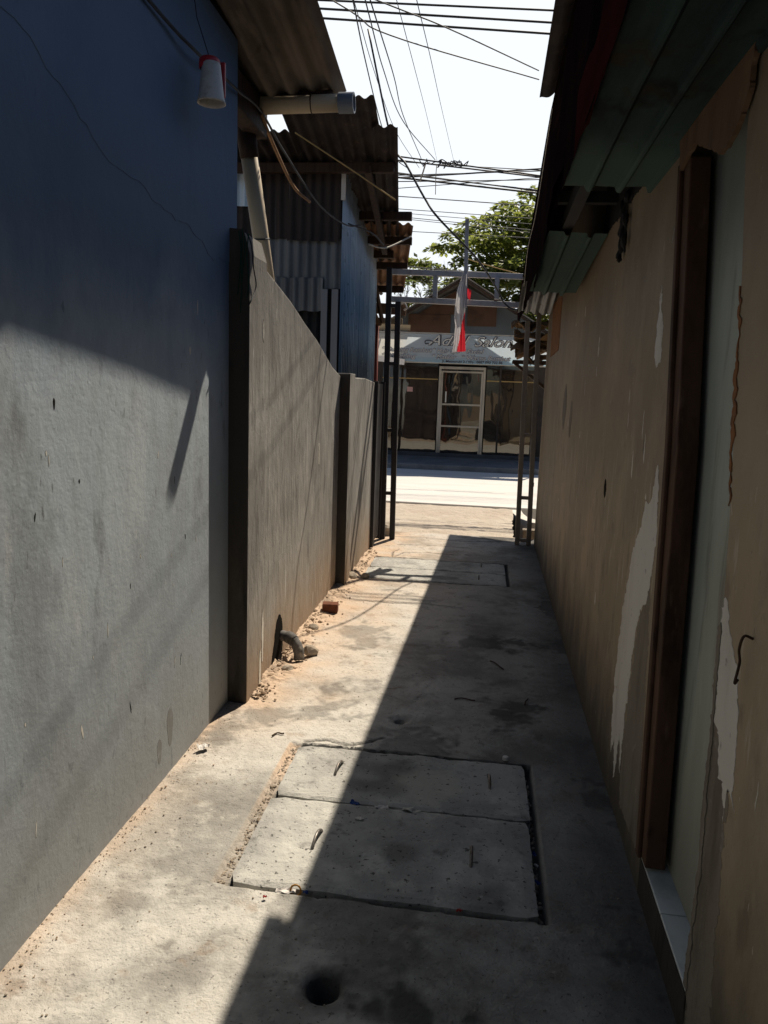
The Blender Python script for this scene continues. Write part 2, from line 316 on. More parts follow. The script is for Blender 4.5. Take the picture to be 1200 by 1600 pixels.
# ------------------------------------------------------------------ mesh builder
class B:
    def __init__(s): s.v = []; s.f = []; s.mi = []
    def add(s, vs, fs, mi=0):
        k = len(s.v); s.v += [V(p) for p in vs]; s.f += [tuple(i+k for i in f) for f in fs]; s.mi += [mi]*len(fs); return s
    def box(s, x0, x1, y0, y1, z0, z1, mi=0):
        vs = [(x, y, z) for z in (z0, z1) for y in (y0, y1) for x in (x0, x1)]
        return s.add(vs, [(0, 2, 3, 1), (4, 5, 7, 6), (0, 1, 5, 4), (2, 6, 7, 3), (0, 4, 6, 2), (1, 3, 7, 5)], mi)
    def beam(s, p, q, w, h, up=(0, 0, 1), mi=0):
        p, q = V(p), V(q); d = (q-p).normalized(); r = d.cross(V(up))
        if r.length < 1e-4: r = d.cross(V((0, 1, 0)))
        r.normalize(); u = r.cross(d)
        vs = [c+r*(a*w/2)+u*(b*h/2) for c in (p, q) for b in (-1, 1) for a in (-1, 1)]
        return s.add(vs, [(0, 2, 3, 1), (4, 5, 7, 6), (0, 1, 5, 4), (2, 6, 7, 3), (0, 4, 6, 2), (1, 3, 7, 5)], mi)
    def tube(s, path, r, n=8, cap=True, mi=0):
        path = [V(p) for p in path]; rings = []; ref = None
        for i, p in enumerate(path):
            d = (path[min(i+1, len(path)-1)]-path[max(i-1, 0)]).normalized()
            if ref is None: ref = d.orthogonal().normalized()
            ref = (ref-d*ref.dot(d)).normalized(); bi = d.cross(ref)
            rr = r[i] if isinstance(r, (list, tuple)) else r
            rings.append([p+(ref*math.cos(2*math.pi*k/n)+bi*math.sin(2*math.pi*k/n))*rr for k in range(n)])
        vs = [p for g in rings for p in g]; fs = []
        for i in range(len(path)-1):
            for k in range(n):
                fs.append((i*n+k, i*n+(k+1) % n, (i+1)*n+(k+1) % n, (i+1)*n+k))
        if cap: fs += [tuple(range(n))[::-1], tuple((len(path)-1)*n+k for k in range(n))]
        return s.add(vs, fs, mi)
    def prism(s, poly, off, mi=0):
        n = len(poly); off = V(off); vs = [V(p) for p in poly]+[V(p)+off for p in poly]
        return s.add(vs, [tuple(range(n))[::-1], tuple(range(n, 2*n))]+[(i, (i+1) % n, n+(i+1) % n, n+i) for i in range(n)], mi)
    def lathe(s, prof, c, n=16, axis=None, mi=0):
        c = V(c); vs = []; fs = []
        Q = V((0, 0, 1)).rotation_difference(V(axis).normalized()) if axis else None
        for r, z in prof:
            for k in range(n):
                p = V((r*math.cos(2*math.pi*k/n), r*math.sin(2*math.pi*k/n), z))
                vs.append(c+(Q @ p if Q else p))
        for i in range(len(prof)-1):
            for k in range(n): fs.append((i*n+k, i*n+(k+1) % n, (i+1)*n+(k+1) % n, (i+1)*n+k))
        return s.add(vs, fs, mi)
    def sheet(s, p0, a, b, period=.076, amp=.009, kind='sine', na=5, jag=.0, wob=.004, mi=0, step=8):
        """corrugated sheet: ribs run along a, waves run along b"""
        p0, a, b = V(p0), V(a), V(b); n = a.cross(b).normalized(); W = b.length
        nb = max(4, int(W/period*step)); vs = []; fs = []; sd = R.random()*50
        for i in range(nb+1):
            u = i/nb; t = u*W/period
            if kind == 'sine': h = amp*math.cos(2*math.pi*t)
            else:
                ph = (t+.25) % 1.0
                h = amp*min(1, max(0, min(ph/.07, (.30-ph)/.07)))*2-amp
            ja = (noise.noise(V((t*.7+sd, 3, sd)))*jag, noise.noise(V((t*.9+sd, 9, sd)))*jag)
            for j in range(na+1):
                w = j/na
                if j == 0: w -= ja[0]/a.length
                if j == na: w += ja[1]/a.length
                z = h+wob*noise.noise(V((u*W*2+sd, w*a.length*2, sd)))
                vs.append(p0+b*u+a*w+n*z)
        for i in range(nb):
            for j in range(na):
                fs.append((i*(na+1)+j, (i+1)*(na+1)+j, (i+1)*(na+1)+j+1, i*(na+1)+j+1))
        return s.add(vs, fs, mi)
    def rock(s, c, r, sq=(1, 1, 1), seed=0, mi=0, sub=2):
        import bmesh
        bm = bmesh.new(); bmesh.ops.create_icosphere(bm, subdivisions=sub, radius=1)
        vs = []
        for v in bm.verts:
            k = 1+.35*noise.noise(v.co*1.4+V((seed*7.3, seed, 2)))+.15*noise.noise(v.co*3.3+V((seed*3.3, 5, seed)))
            vs.append(V(c)+V((v.co.x*sq[0], v.co.y*sq[1], v.co.z*sq[2]))*r*k)
        fs = [tuple(v.index for v in f.verts) for f in bm.faces]; bm.free()
        return s.add(vs, fs, mi)

WL = {}
def wl(o): return WL[o.name] if o is not None else V((0, 0, 0))
def obj(name, b, m, parent=None, smooth=False, bevel=0., loc=None, label=None):
    if parent is not None: o_loc = wl(parent); 
    elif loc is not None: o_loc = V(loc)
    else:
        xs = [p.x for p in b.v]; ys = [p.y for p in b.v]; zs = [p.z for p in b.v]
        o_loc = V(((min(xs)+max(xs))/2, (min(ys)+max(ys))/2, min(zs)))
    me = bpy.data.meshes.new(name)
    me.from_pydata([tuple(p-o_loc) for p in b.v], [], b.f)
    for x in (m if isinstance(m, (list, tuple)) else [m]): me.materials.append(x)
    for i, p in enumerate(me.polygons):
        p.material_index = b.mi[i]; p.use_smooth = smooth
    me.update()
    o = bpy.data.objects.new(name, me); COL.objects.link(o)
    if parent is not None: o.parent = parent
    else: o.location = o_loc
    WL[o.name] = o_loc
    if bevel:
        md = o.modifiers.new('bevel', 'BEVEL'); md.width = bevel; md.segments = 2; md.limit_method = 'ANGLE'; md.angle_limit = math.radians(35)
    if label: o['label'] = label
    return o
def tag(o, label, cat, group=None):
    o['label'] = label; o['category'] = cat
    if group: o['group'] = group
    return o
def thing(name, loc, label, cat, group=None):
    o = bpy.data.objects.new(name, None); COL.objects.link(o); o.location = loc; WL[o.name] = V(loc); o.empty_display_size = .1
    return tag(o, label, cat, group)
def struct(name, b, m, **k):
    o = obj(name, b, m, loc=(0, 0, 0), **k); o['kind'] = 'structure'; return o
def setattr_f(o, name, vals):
    a = o.data.attributes.new(name, 'FLOAT', 'POINT'); a.data.foreach_set('value', vals)
def ss(a, b, x):
    t = max(0, min(1, (x-a)/(b-a))); return t*t*(3-2*t)
def nz(x, y, s, seed=0.): return noise.noise(V((x*s, y*s, seed)))

# ------------------------------------------------------------------ ground, path, road, pavement
b = B()
xs = [-300, -60, -15, -4, -1.3, -.9, .34, .62, 1.2, 2.2, 5, 15, 60, 300]
ys = [-300, -60, -12, -2, 2, 6, 8.1, 8.45, 10.15, 10.6, 11, 16, 20, 30, 60, 300, 900]
for y in ys:
    for x in xs:
        z = -.03
        if .30 < x < 2.5 and 8.3 < y < 10.7: z = -.55
        elif -1.4 < x < .7 and 0 < y < 7: z = -.22
        b.v.append(V((x, y, z)))
nx = len(xs)
for j in range(len(ys)-1):
    for i in range(nx-1):
        b.f.append((j*nx+i, j*nx+i+1, (j+1)*nx+i+1, (j+1)*nx+i)); b.mi.append(0)
struct('ground', b, M_ground)

HOLES = [(-.33, 1.70, .045, .20, .06), (-.319, 3.327, .026, .12, .055)]
OPEN = [(-.750, .256, 2.045, 3.008), (-.975, .254, 5.95, 6.765)]
def rows(a, bb, d):
    n = int(round((bb-a)/d)); return [a+(bb-a)*i/n for i in range(n)]
def segd(x, y, a, c):
    dx, dy = c[0]-a[0], c[1]-a[1]; t = max(0, min(1, ((x-a[0])*dx+(y-a[1])*dy)/(dx*dx+dy*dy)))
    return math.hypot(x-a[0]-dx*t, y-a[1]-dy*t)
CRACKS = []
for pl in ([(-.70, 3.03), (-.60, 3.06), (-.52, 3.03), (-.44, 3.06), (-.37, 3.13)], [(-.76, 6.80), (-.70, 7.0), (-.50, 7.06), (-.2, 7.03)], [(-.80, 7.35), (-.5, 7.42), (-.1, 7.40)],
           [(-.95, 5.3), (-.6, 5.25), (-.4, 5.32), (-.1, 5.27)], [(-.98, 7.75), (-.6, 7.8), (-.2, 7.72), (.2, 7.8)], [(-.79, 6.78), (-.80, 7.0), (-.76, 7.15)]):
    CRACKS.append((min(p[0] for p in pl)-.03, max(p[0] for p in pl)+.03, min(p[1] for p in pl)-.04, max(p[1] for p in pl)+.04, pl))
YS = rows(-7, 1.35, .08)+rows(1.35, 4.3, .0085)+rows(4.3, 8.06, .014)+[8.06]
XS = rows(-1.2, .60, .0092)+[.60]
b = B(); dirt = []; dark = []
for y in YS:
    for x in XS:
        z = .006*nz(x, y, 2.2)+.0022*nz(x, y, 14, 3)+.0016*nz(x, y, 48, 5)
        X, Y = x, y
        # crumbled earth heaped along the foot of the cement wall
        e = ss(-.86, -1.04, x+.05*nz(x, y, 5, 8))*ss(3.2, 3.7, y)*ss(7.3, 6.8, y)
        z += e*(.016+.022*max(0, nz(x, y, 16, 2))+.012*nz(x, y, 45, 6))
        # shallow broken hollow below the pipe
        d = math.hypot((x+1.02), (y-4.08)*.7); z -= .035*ss(.14, .05, d)
        for (x0, x1, y0, y1) in OPEN:
            if x0-.05 < x < x1+.05 and y0-.05 < y < y1+.05:
                j1 = .010*nz(x, y, 9, 1)+.006*nz(x, y, 30, 2)
                dd = min(x-x0+j1*.5, x1-x+j1*.3, y-y0+j1, y1-y+j1*1.5)
                dep = .075
                if x < x0+.046: dep = .018+.012*nz(x, y, 50, 2)
                z -= dep*ss(-.002, .011, dd)
        for (hx, hy, hr, hd, hl) in HOLES:
            d = math.hypot(x-hx, y-hy)
            if d < hr+.05:
                if abs(d-hr) < .0055 and d > 0: X, Y = hx+(x-hx)/d*hr, hy+(y-hy)/d*hr
                if d < hr-.0055: z = -hd
                else: z -= .012*ss(hl, hr, d)
        for cr in CRACKS:
            if cr[0] < x < cr[1] and cr[2] < y < cr[3]:
                d = min(segd(x+.010*nz(x, y, 22, 5), y+.010*nz(x, y, 22, 8), a, c) for a, c in zip(cr[4], cr[4][1:]))
                z -= .014*ss(.011, .002, d)
        b.v.append(V((X, Y, z)))
        # tint masks
        n1 = nz(x, y, 1.3, 20)
        dv = .95*e+.45*ss(-1.08, -1.142, x+.02*nz(x, y, 8, 71)+.012*nz(x, y, 40, 72))*ss(3.4, 3.2, y)+.95*ss(-.50, -1.0, x+.25*n1+.10*nz(x, y, 5, 61))*ss(2.7, 3.7, y)+.40*ss(3.6, 6.0, y+n1)*ss(.3, -.4, x+.25*n1)+.25*ss(-.9, -1.15, x+.1*n1)
        if -.752 < x < -.71 and 2.05 < y < 3.0: dv = max(dv, .25+.9*ss(2.4, 2.9, y))
        dirt.append(max(0, min(1, dv*(.75+.5*nz(x, y, 7, 31)))))
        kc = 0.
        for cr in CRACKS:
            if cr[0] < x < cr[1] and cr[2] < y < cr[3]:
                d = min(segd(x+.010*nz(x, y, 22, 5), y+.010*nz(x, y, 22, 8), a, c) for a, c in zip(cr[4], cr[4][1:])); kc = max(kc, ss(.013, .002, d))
        k = .85*kc+.46*ss(-.40, .25, x+.22*n1+.10*nz(x, y, 6, 3))+.35*ss(.28, .52, x+.05*n1)  # dirt in the cracks; the right side darkened to deepen its shade
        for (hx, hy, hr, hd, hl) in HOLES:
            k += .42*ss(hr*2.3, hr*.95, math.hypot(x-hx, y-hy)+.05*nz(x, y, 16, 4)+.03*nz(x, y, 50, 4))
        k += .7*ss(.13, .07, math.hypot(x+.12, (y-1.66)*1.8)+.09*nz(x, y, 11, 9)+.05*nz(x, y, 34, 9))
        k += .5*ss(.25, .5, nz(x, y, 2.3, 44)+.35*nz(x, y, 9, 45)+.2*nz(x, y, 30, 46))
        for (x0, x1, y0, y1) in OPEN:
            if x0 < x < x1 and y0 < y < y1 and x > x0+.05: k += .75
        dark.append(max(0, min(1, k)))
nx = len(XS)
for j in range(len(YS)-1):
    for i in range(nx-1):
        b.f.append((j*nx+i, j*nx+i+1, (j+1)*nx+i+1, (j+1)*nx+i)); b.mi.append(0)
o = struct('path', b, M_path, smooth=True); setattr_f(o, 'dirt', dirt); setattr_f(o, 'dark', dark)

# gravel apron between path and road
b = B(); axs = rows(-6, -1.2, .2)+rows(-1.2, .40, .022)+[.40]; ays = rows(8.06, 10.25, .026)+[10.25]
for y in ays:
    for x in axs:
        lim = .40+.05*nz(x, y, 4, 2)-.14*ss(9.9, 8.3, y)*ss(8.2, 8.9, y)*0
        b.v.append(V((min(x, .36+.035*nz(0, y, 6, 2)+.05*ss(8.6, 10.2, y)), y, -.012+.011*nz(x, y, 9)+.006*nz(x, y, 30, 3)-.004*ss(8.5, 8.06, y))))
nx = len(axs)
for j in range(len(ays)-1):
    for i in range(nx-1): b.f.append((j*nx+i, j*nx+i+1, (j+1)*nx+i+1, (j+1)*nx+i)); b.mi.append(0)
struct('apron', b, M_gravel, smooth=True)
b = B().box(-60, 60, 10.22, 14.62, -.2, .012); struct('road', b, M_road, bevel=.012)
b = B().box(-60, 60, 14.62, 16.6, -.2, .115); struct('pavement', b, M_pave, bevel=.02)
# paving of the yard at each side
b = B().box(.62, 14, -7, 8.2, -.2, -.005); struct('yard', b, M_ground)

# ------------------------------------------------------------------ drain covers with rebar handles
def cover(x0, x1, y0, y1, label, group, handles, seed, top=.004, chip=.012):
    t = thing('drain_cover', ((x0+x1)/2, (y0+y1)/2, -.07), label, 'drain cover', group)
    rr = random.Random(seed); pts = []
    def edge(p, q, amp):
        n = max(3, int((V(q)-V(p)).length/.022)); d = V(q)-V(p); nn = V((-d.y, d.x)).normalized()
        for i in range(n):
            u = i/n; k = amp*(noise.noise(V((p[0]+d.x*u, p[1]+d.y*u, seed))*9)+.6*noise.noise(V((p[0]+d.x*u, p[1]+d.y*u, seed+3))*34))
            k *= min(1, u*8, (1-u)*8) if u > 0 else 0
            e = V(p)+d*u+nn*k; pts.append((e.x, e.y, -.07))
    c = .02
    edge((x0+c, y0), (x1-c*.4, y0-.004), chip*.6); edge((x1, y0+.01), (x1-.006, y1-.012), .003); edge((x1-.015, y1), (x0+c*1.3, y1), chip); edge((x0, y1-c), (x0+.004, y0+c), .005)
    # top as a fan of rings so the slab is gently uneven, not a flat card
    bb = B(); n = len(pts); cx, cy = (x0+x1)/2, (y0+y1)/2; rings = 12
    for r in range(rings+1):
        f = 1-r/(rings+1)
        for p in pts:
            x, y = cx+(p[0]-cx)*f, cy+(p[1]-cy)*f
            zz = top+.003*nz(x, y, 5, seed)+.0016*nz(x, y, 22, seed+2)+.001*nz(x, y, 60, seed+4)
            if r == 0: zz -= .006
            bb.v.append(V((x, y, zz)))
    bb.v.append(V((cx, cy, top)))
    for r in range(rings):
        for i in range(n): bb.f.append((r*n+i, r*n+(i+1) % n, (r+1)*n+(i+1) % n, (r+1)*n+i))
    for i in range(n): bb.f.append((rings*n+i, rings*n+(i+1) % n, (rings+1)*n))
    k0 = len(bb.v)
    for p in pts: bb.v.append(V(p))
    for i in range(n): bb.f.append((k0+i, k0+(i+1) % n, (i+1) % n, i))
    bb.mi = [0]*len(bb.f)
    so_ = obj('slab', bb, M_slab, t, smooth=False); pale = []; stn = []
    for p in bb.v:
        d = math.hypot((p.x+.15)/.13, (p.y-2.75)/.15)+.45*nz(p.x, p.y, 9, 3)+.25*nz(p.x, p.y, 30, 3)
        pale.append(.85*ss(1.05, .8, d))
        d = math.hypot((p.x+.30)/.11, (p.y-2.86)/.10)+.5*nz(p.x, p.y, 8, 5)
        stn.append(.6*ss(1.1, .4, d)+.55*ss(.25, .6, nz(p.x, p.y, 5, seed)))
    setattr_f(so_, 'pale', pale); setattr_f(so_, 'stain', stn)
    for (hx, hy, L, a) in handles:
        dx, dy = math.sin(a)*L/2, math.cos(a)*L/2; pth = []
        for i in range(13):
            u = i/12; zz = top-.03+.055*math.sin(math.pi*min(1, max(0, u)))**.45
            pth.append((hx-dx+2*dx*u, hy-dy+2*dy*u, zz))
        obj('handle', B().tube(pth, .0055, 8), M_steel, t, smooth=True)
    return t
cover(-.708, .230, 2.066, 2.570, 'nearest concrete drain slab with two bent steel handles, in front of the chipped slab', None, [(-.484, 2.32, .13, .08), (.029, 2.32, .125, 0)], 3)
cover(-.708, .234, 2.582, 2.994, 'chipped concrete drain slab with a pale patched spot, behind the nearest slab', None, [(-.505, 2.81, .13, .1), (.088, 2.82, .11, -.06)], 8, chip=.018)
cover(-.93, .228, 5.968, 6.352, 'far concrete drain slab striped by the gate shadow, nearer of the pair by the gate', None, [(.007, 6.15, .10, 0)], 15, chip=.012)
cover(-.93, .228, 6.366, 6.748, 'far concrete drain slab closest to the gate columns', None, [(.024, 6.62, .10, 0)], 21, chip=.012)
# ------------------------------------------------------------------ left: blue plastered house
WX = -1.15
house = thing('blue_house', (-2.6, 0, 0), 'blue-grey plastered house wall under a sagging tin eave, filling the left side', 'house')
b = B(); N = 80
b.box(-4.4, WX, -7, 3.45, -.1, 2.96)
obj('wall', b, M_blue, house, bevel=.006)
# crooked plaster seam and small scars on the blue wall
def ragged(pts, X, dx, seed, amp=.006, sub=5, horiz=0):
    """ragged outline in a plane of constant X from (y,z) corner points"""
    out = []; n = len(pts)
    for i in range(n):
        p, q = pts[i], pts[(i+1) % n]; L = math.hypot(q[0]-p[0], q[1]-p[1]); m = max(2, int(L/.007*sub/5))
        for k in range(m):
            u = k/m; y = p[0]+(q[0]-p[0])*u; z = p[1]+(q[1]-p[1])*u
            a0, c0 = y, z
            y = a0+amp*noise.noise(V((a0*38, c0*26, seed)))+amp*.8*noise.noise(V((a0*90, c0*80, seed+2)))
            z = c0+amp*.8*noise.noise(V((a0*38, c0*38, seed+7)))
            out.append((X, y, z))
    return B().prism(out, (dx, 0, 0))
sm = []
for i in range(70):
    y = 1.2+.0326*i
    z0 = 2.36-.03*ss(1.2, 1.75, y)-.20*ss(1.75, 2.35, y)-.07*ss(2.35, 3.0, y)-.05*ss(2.9, 3.3, y)
    sm.append((WX, y, z0+.035*noise.noise(V((y*4, 2, 1)))+.022*noise.noise(V((y*11, 2, 1)))+.014*noise.noise(V((y*31, 2, 1)))))
b = B().prism(sm+[(WX, 3.449, 2.955), (WX, 1.2, 2.955)], (.0018, 0, 0))
obj('upper_coat', b, M_blue, house)
for k, (y, z, w, h) in enumerate([(1.94, 1.43, .005, .016), (2.98, 1.79, .003, .03), (2.58, .125, .020, .05), (2.68, .18, .028, .08), (2.90, 1.62, .009, .016)]):
    pts = [(y+w*math.cos(a)*(1+.2*math.sin(3*a)), z+h*math.sin(a)) for a in [i/14*2*math.pi for i in range(14)]]
    obj('wall_scar', B().prism([(WX, p[0], p[1]) for p in pts], (.0004, 0, 0)), M_smudge if k in (2, 3) else M_hole if k == 0 else M_peel, house)
rc = random.Random(21)
for i in range(22):   # scratches and knocked-off chips
    y = rc.uniform(1.75, 3.0); z = rc.uniform(.15, 1.35); a = rc.uniform(-.5, .5); L_ = rc.uniform(.010, .05); w_ = rc.uniform(.0012, .004)
    pts = [(y, z), (y+w_, z+L_*.3), (y+L_*.35*a+w_, z+L_*.8), (y+L_*.45*a, z+L_), (y+L_*.3*a-w_, z+L_*.6)]
    obj('wall_chip', ragged(pts, WX, .0006, 140+i, .002), (M_peel, M_hole, M_peel)[i % 3], house)
# roof: corrugated sheet, ribs along the alley, falling away and sagging
EX = -.775
def eave_z(y): 
    pts = [(-7, 3.46), (1.0, 3.31), (2.76, 3.10), (3.43, 3.015), (4.0, 2.925)]
    for (a, za), (c, zc) in zip(pts, pts[1:]):
        if y <= c: return za+(zc-za)*(y-a)/(c-a)
    return pts[-1][1]
b = B(); yy = [-7, -3, 0, 1, 1.7, 2.3, 2.76, 3.1, 3.43, 3.7, 4.0]; per = .098; nb = 300; vs = []
for i in range(nb+1):
    x = EX-(i/nb)*3.9
    for y in yy:
        z = eave_z(y)+.019*math.cos((EX-x)/per*2*math.pi)-.06*ss(EX, EX-.4, x)+.35*max(0, (EX-.4-x))*.35
        b.v.append(V((x, y+(.012*noise.noise(V((x*9, 1, 1))) if y == 4.0 else 0), z)))
k = len(yy)
for i in range(nb):
    for j in range(k-1): b.f.append((i*k+j, (i+1)*k+j, (i+1)*k+j+1, i*k+j+1)); b.mi.append(0)
obj('roof', b, M_leftroof, house, smooth=True)
b = B().beam((-1.5, 3.93, 2.875), (-.83, 3.93, 2.895), .05, .05)
obj('purlin', b, M_wood_dark, house, bevel=.004)
b = B().beam((-1.22, 3.46, 2.80), (-1.22, 4.0, 2.80), .09, .16)
obj('wall_plate', b, M_wood_dark, house, bevel=.006)

# drain pipes at the house corner
pipe = thing('drainpipe', (-1.25, 3.9, 1.6), 'cream plastic drainpipe running under the eave and slanting down behind the cement wall', 'pipe')
obj('horizontal_pipe', B().tube([(-1.24, 3.90, 2.845), (-.78, 3.90, 2.855)], .041, 20), M_pvc, pipe, smooth=True)
b = B().lathe([(.041, 0), (.047, 0), (.047, .075), (.040, .075), (.040, .01)], (-.792, 3.90, 2.8548), 22, (1, 0, .01))
obj('end_cap', b, M_pvcgray, pipe, smooth=False)
obj('wire_tie', B().tube([V((-.93, 3.90, 2.853))+V((.006*math.sin(a*.5), math.cos(a)*.044, math.sin(a)*.044)) for a in [i/16*2*math.pi for i in range(17)]]+[V((-.93, 3.93, 2.93)), V((-.945, 3.93, 2.97))], .003, 6), M_wood_dark, pipe)
obj('elbow', B().tube([(-1.215, 3.90, 2.845), (-1.245, 3.90, 2.83), (-1.262, 3.91, 2.79), (-1.258, 3.93, 2.70), (-1.25, 3.95, 2.62)], .047, 18), M_wood_dark, pipe, smooth=True)
obj('slanted_pipe', B().tube([(-1.262, 3.92, 2.74), (-1.19, 4.36, 1.55)], .043, 20), M_pvc, pipe, smooth=True)
obj('wire_tie', B().tube([V((-1.2335, 4.095, 2.26))+V((math.cos(a)*.0445, math.sin(a)*.042, .012*math.sin(a))) for a in [i/16*2*math.pi for i in range(17)]], .004, 6), M_cable, pipe)

# hanging cup and its cable
cup = thing('hanging_cup', (-1.05, 2.86, 2.50), 'white plastic cup hanging upside down from the cable on the blue wall', 'cup')
b = B().lathe([(.0, .135), (.030, .135), (.033, .13), (.046, .02), (.050, .008), (.052, 0), (.048, 0), (.044, .012), (.031, .125), (0, .127)], (-1.05, 2.86, 2.497), 26)
obj('cup_body', b, M_cup, cup, smooth=True)
obj('red_cap', B().lathe([(0, .157), (.030, .156), (.038, .148), (.038, .120), (.034, .118)], (-1.06, 2.87, 2.497), 22), M_redplastic, cup, smooth=True)
obj('red_handle', B().box(-1.032, -1.012, 2.895, 2.91, 2.53, 2.65), M_redplastic, cup, bevel=.004)
obj('hook_wire', B().tube([(-1.06, 2.87, 2.65), (-1.065, 2.865, 2.67), (-1.10, 2.85, 2.78), (-1.12, 2.84, 2.95)], .002, 6), M_cable, cup)

def sag(pts, n=8):
    """smooth a polyline (Catmull-Rom)"""
    P = [V(p) for p in pts]; out = []
    if len(P) == 2: return [P[0].lerp(P[1], i/n) for i in range(n+1)]
    Q = [P[0]*2-P[1]]+P+[P[-1]*2-P[-2]]
    for i in range(1, len(Q)-2):
        for k in range(n):
            t = k/n; a, bq, c, d = Q[i-1:i+3]
            out.append(.5*((2*bq)+(c-a)*t+(2*a-5*bq+4*c-d)*t*t+(3*bq-a-3*c+d)*t**3))
    out.append(P[-1]); return out
def cable(name, pts, r, m, label, cat='cable', group=None, n=6):
    return tag(obj(name, B().tube(sag(pts), r, n), m, smooth=True), label, cat, group)
cable('wall_cable', [(-1.14, 1.4, 2.72), (-1.135, 2.55, 2.69), (-1.11, 2.87, 2.675), (-1.12, 3.05, 2.70), (-1.13, 3.40, 2.735), (-1.165, 3.85, 2.805), (-1.19, 4.40, 2.77), (-1.17, 5.20, 2.68), (-1.14, 6.0, 2.72), (-1.10, 6.4, 2.80)], .006, M_cable, 'black cable running along the blue wall past the hanging cup to the tin shed')
cable('frayed_rope', [(-1.17, 3.87, 2.80), (-1.185, 4.20, 2.725), (-1.215, 4.70, 2.67), (-1.235, 5.20, 2.70)], .009, M_rope, 'frayed orange-brown rope hanging from the house corner in front of the shed', 'rope')
cable('nylon_cord', [(-1.40, 5.42, 3.20), (-1.23, 5.50, 3.11), (-.99, 5.60, 2.98), (-.73, 5.70, 2.83)], .005, M_yellow, 'yellow cord stretched across the front of the tin shed roof', 'cord')
cable('short_wire', [(-1.16, 6.2, 2.77), (-1.02, 6.5, 2.76), (-.96, 6.8, 2.72)], .006, M_cable, 'short black wire looped against the blue zinc side of the shed', 'wire')
cable('pale_wire', [(-1.06, 6.6, 2.69), (-.99, 6.75, 2.69), (-.92, 6.9, 2.725), (-.77, 7.2, 2.87)], .007, M_wirewhite, 'pale wire drooping from the shed to the lower rusty eave', 'wire')

# ------------------------------------------------------------------ left: bare cement boundary wall with pillars
bw = thing('boundary_wall', (-1.12, 5.0, 0), 'bare grey cement boundary wall with a steeply sloping top and two dark pillars', 'wall')
def wallprism(poly, x0, x1):   # poly in (y,z)
    return B().prism([(x1, p[0], p[1]) for p in poly], (x0-x1, 0, 0))
b = wallprism([(3.62, -.05), (5.60, -.05), (5.60, 1.585), (5.3, 1.64), (4.81, 1.785), (4.5, 1.855), (4.15, 1.945), (3.9, 1.995), (3.62, 2.05)], -1.18, -1.075)
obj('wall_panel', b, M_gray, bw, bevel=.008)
b = B()
b.prism([(-1.20, 3.35, -.05), (-1.058, 3.35, -.05), (-1.058, 3.35, 2.06), (-1.085, 3.35, 2.16), (-1.20, 3.35, 2.17)], (0, .005, 0), 1)
b.prism([(-1.20, 3.355, -.05), (-1.0575, 3.355, -.05), (-1.0575, 3.355, 2.06), (-1.085, 3.355, 2.15), (-1.20, 3.355, 2.16)], (0, .264, 0), 0)
obj('pillar', b, [M_gray, M_shadecement], bw, bevel=.006)
b = B()
b.box(-1.20, -1.004, 5.60, 5.606, -.05, 1.60, 1); b.box(-1.20, -1.0035, 5.606, 5.82, -.05, 1.605, 0)
obj('pillar', b, [M_gray, M_shadecement], bw, bevel=.006)
b = wallprism([(5.82, -.05), (7.02, -.05), (7.02, 1.56), (6.5, 1.585), (5.82, 1.58)], -1.18, -1.03)
obj('wall_panel', b, M_gray, bw, bevel=.008)
# broken opening in the wall with the drain stub
hp = [(3.83, -.02), (4.05, -.02), (4.06, .10), (4.045, .19), (4.01, .245), (3.97, .255), (3.93, .225), (3.90, .15), (3.86, .06)]
obj('broken_opening', ragged(hp, -1.0745, .003, 4, .008), M_hole, bw)
for k, pts in enumerate([[(3.60, .12), (3.615, .12), (3.62, .32), (3.60, .40), (3.59, .28)], [(3.55, .02), (3.58, .02), (3.58, .18), (3.56, .20)], [(4.9, 1.0), (4.93, 1.0), (4.92, 1.14), (4.90, 1.12)], [(3.56, 1.72), (3.575, 1.7), (3.575, 1.78), (3.565, 1.8)]]):
    X = -1.0575 if pts[0][0] < 3.62 else -1.075
    obj('plaster_scar', ragged(pts, X, .002, 20+k, .006), M_peel, bw)
stub = thing('drain_stub', (-1.03, 4.0, 0), 'broken grey drain elbow curling out of the hole at the foot of the cement wall', 'pipe')
arc = [(-1.10, 4.04, .115), (-1.06, 4.02, .122), (-1.01, 4.0, .118), (-.975, 3.98, .095), (-.955, 3.965, .055), (-.952, 3.96, .015)]
obj('elbow', B().tube(sag(arc, 5), [.029+.004*noise.noise(V((i*1.3, 1, 2))) for i in range(26)], 12), M_stub, stub, smooth=True)
obj('collar', B().tube(sag([(-1.03, 4.01, .121), (-1.01, 4.0, .118), (-.99, 3.99, .107)], 4), .034, 14), M_stub, stub, smooth=True)
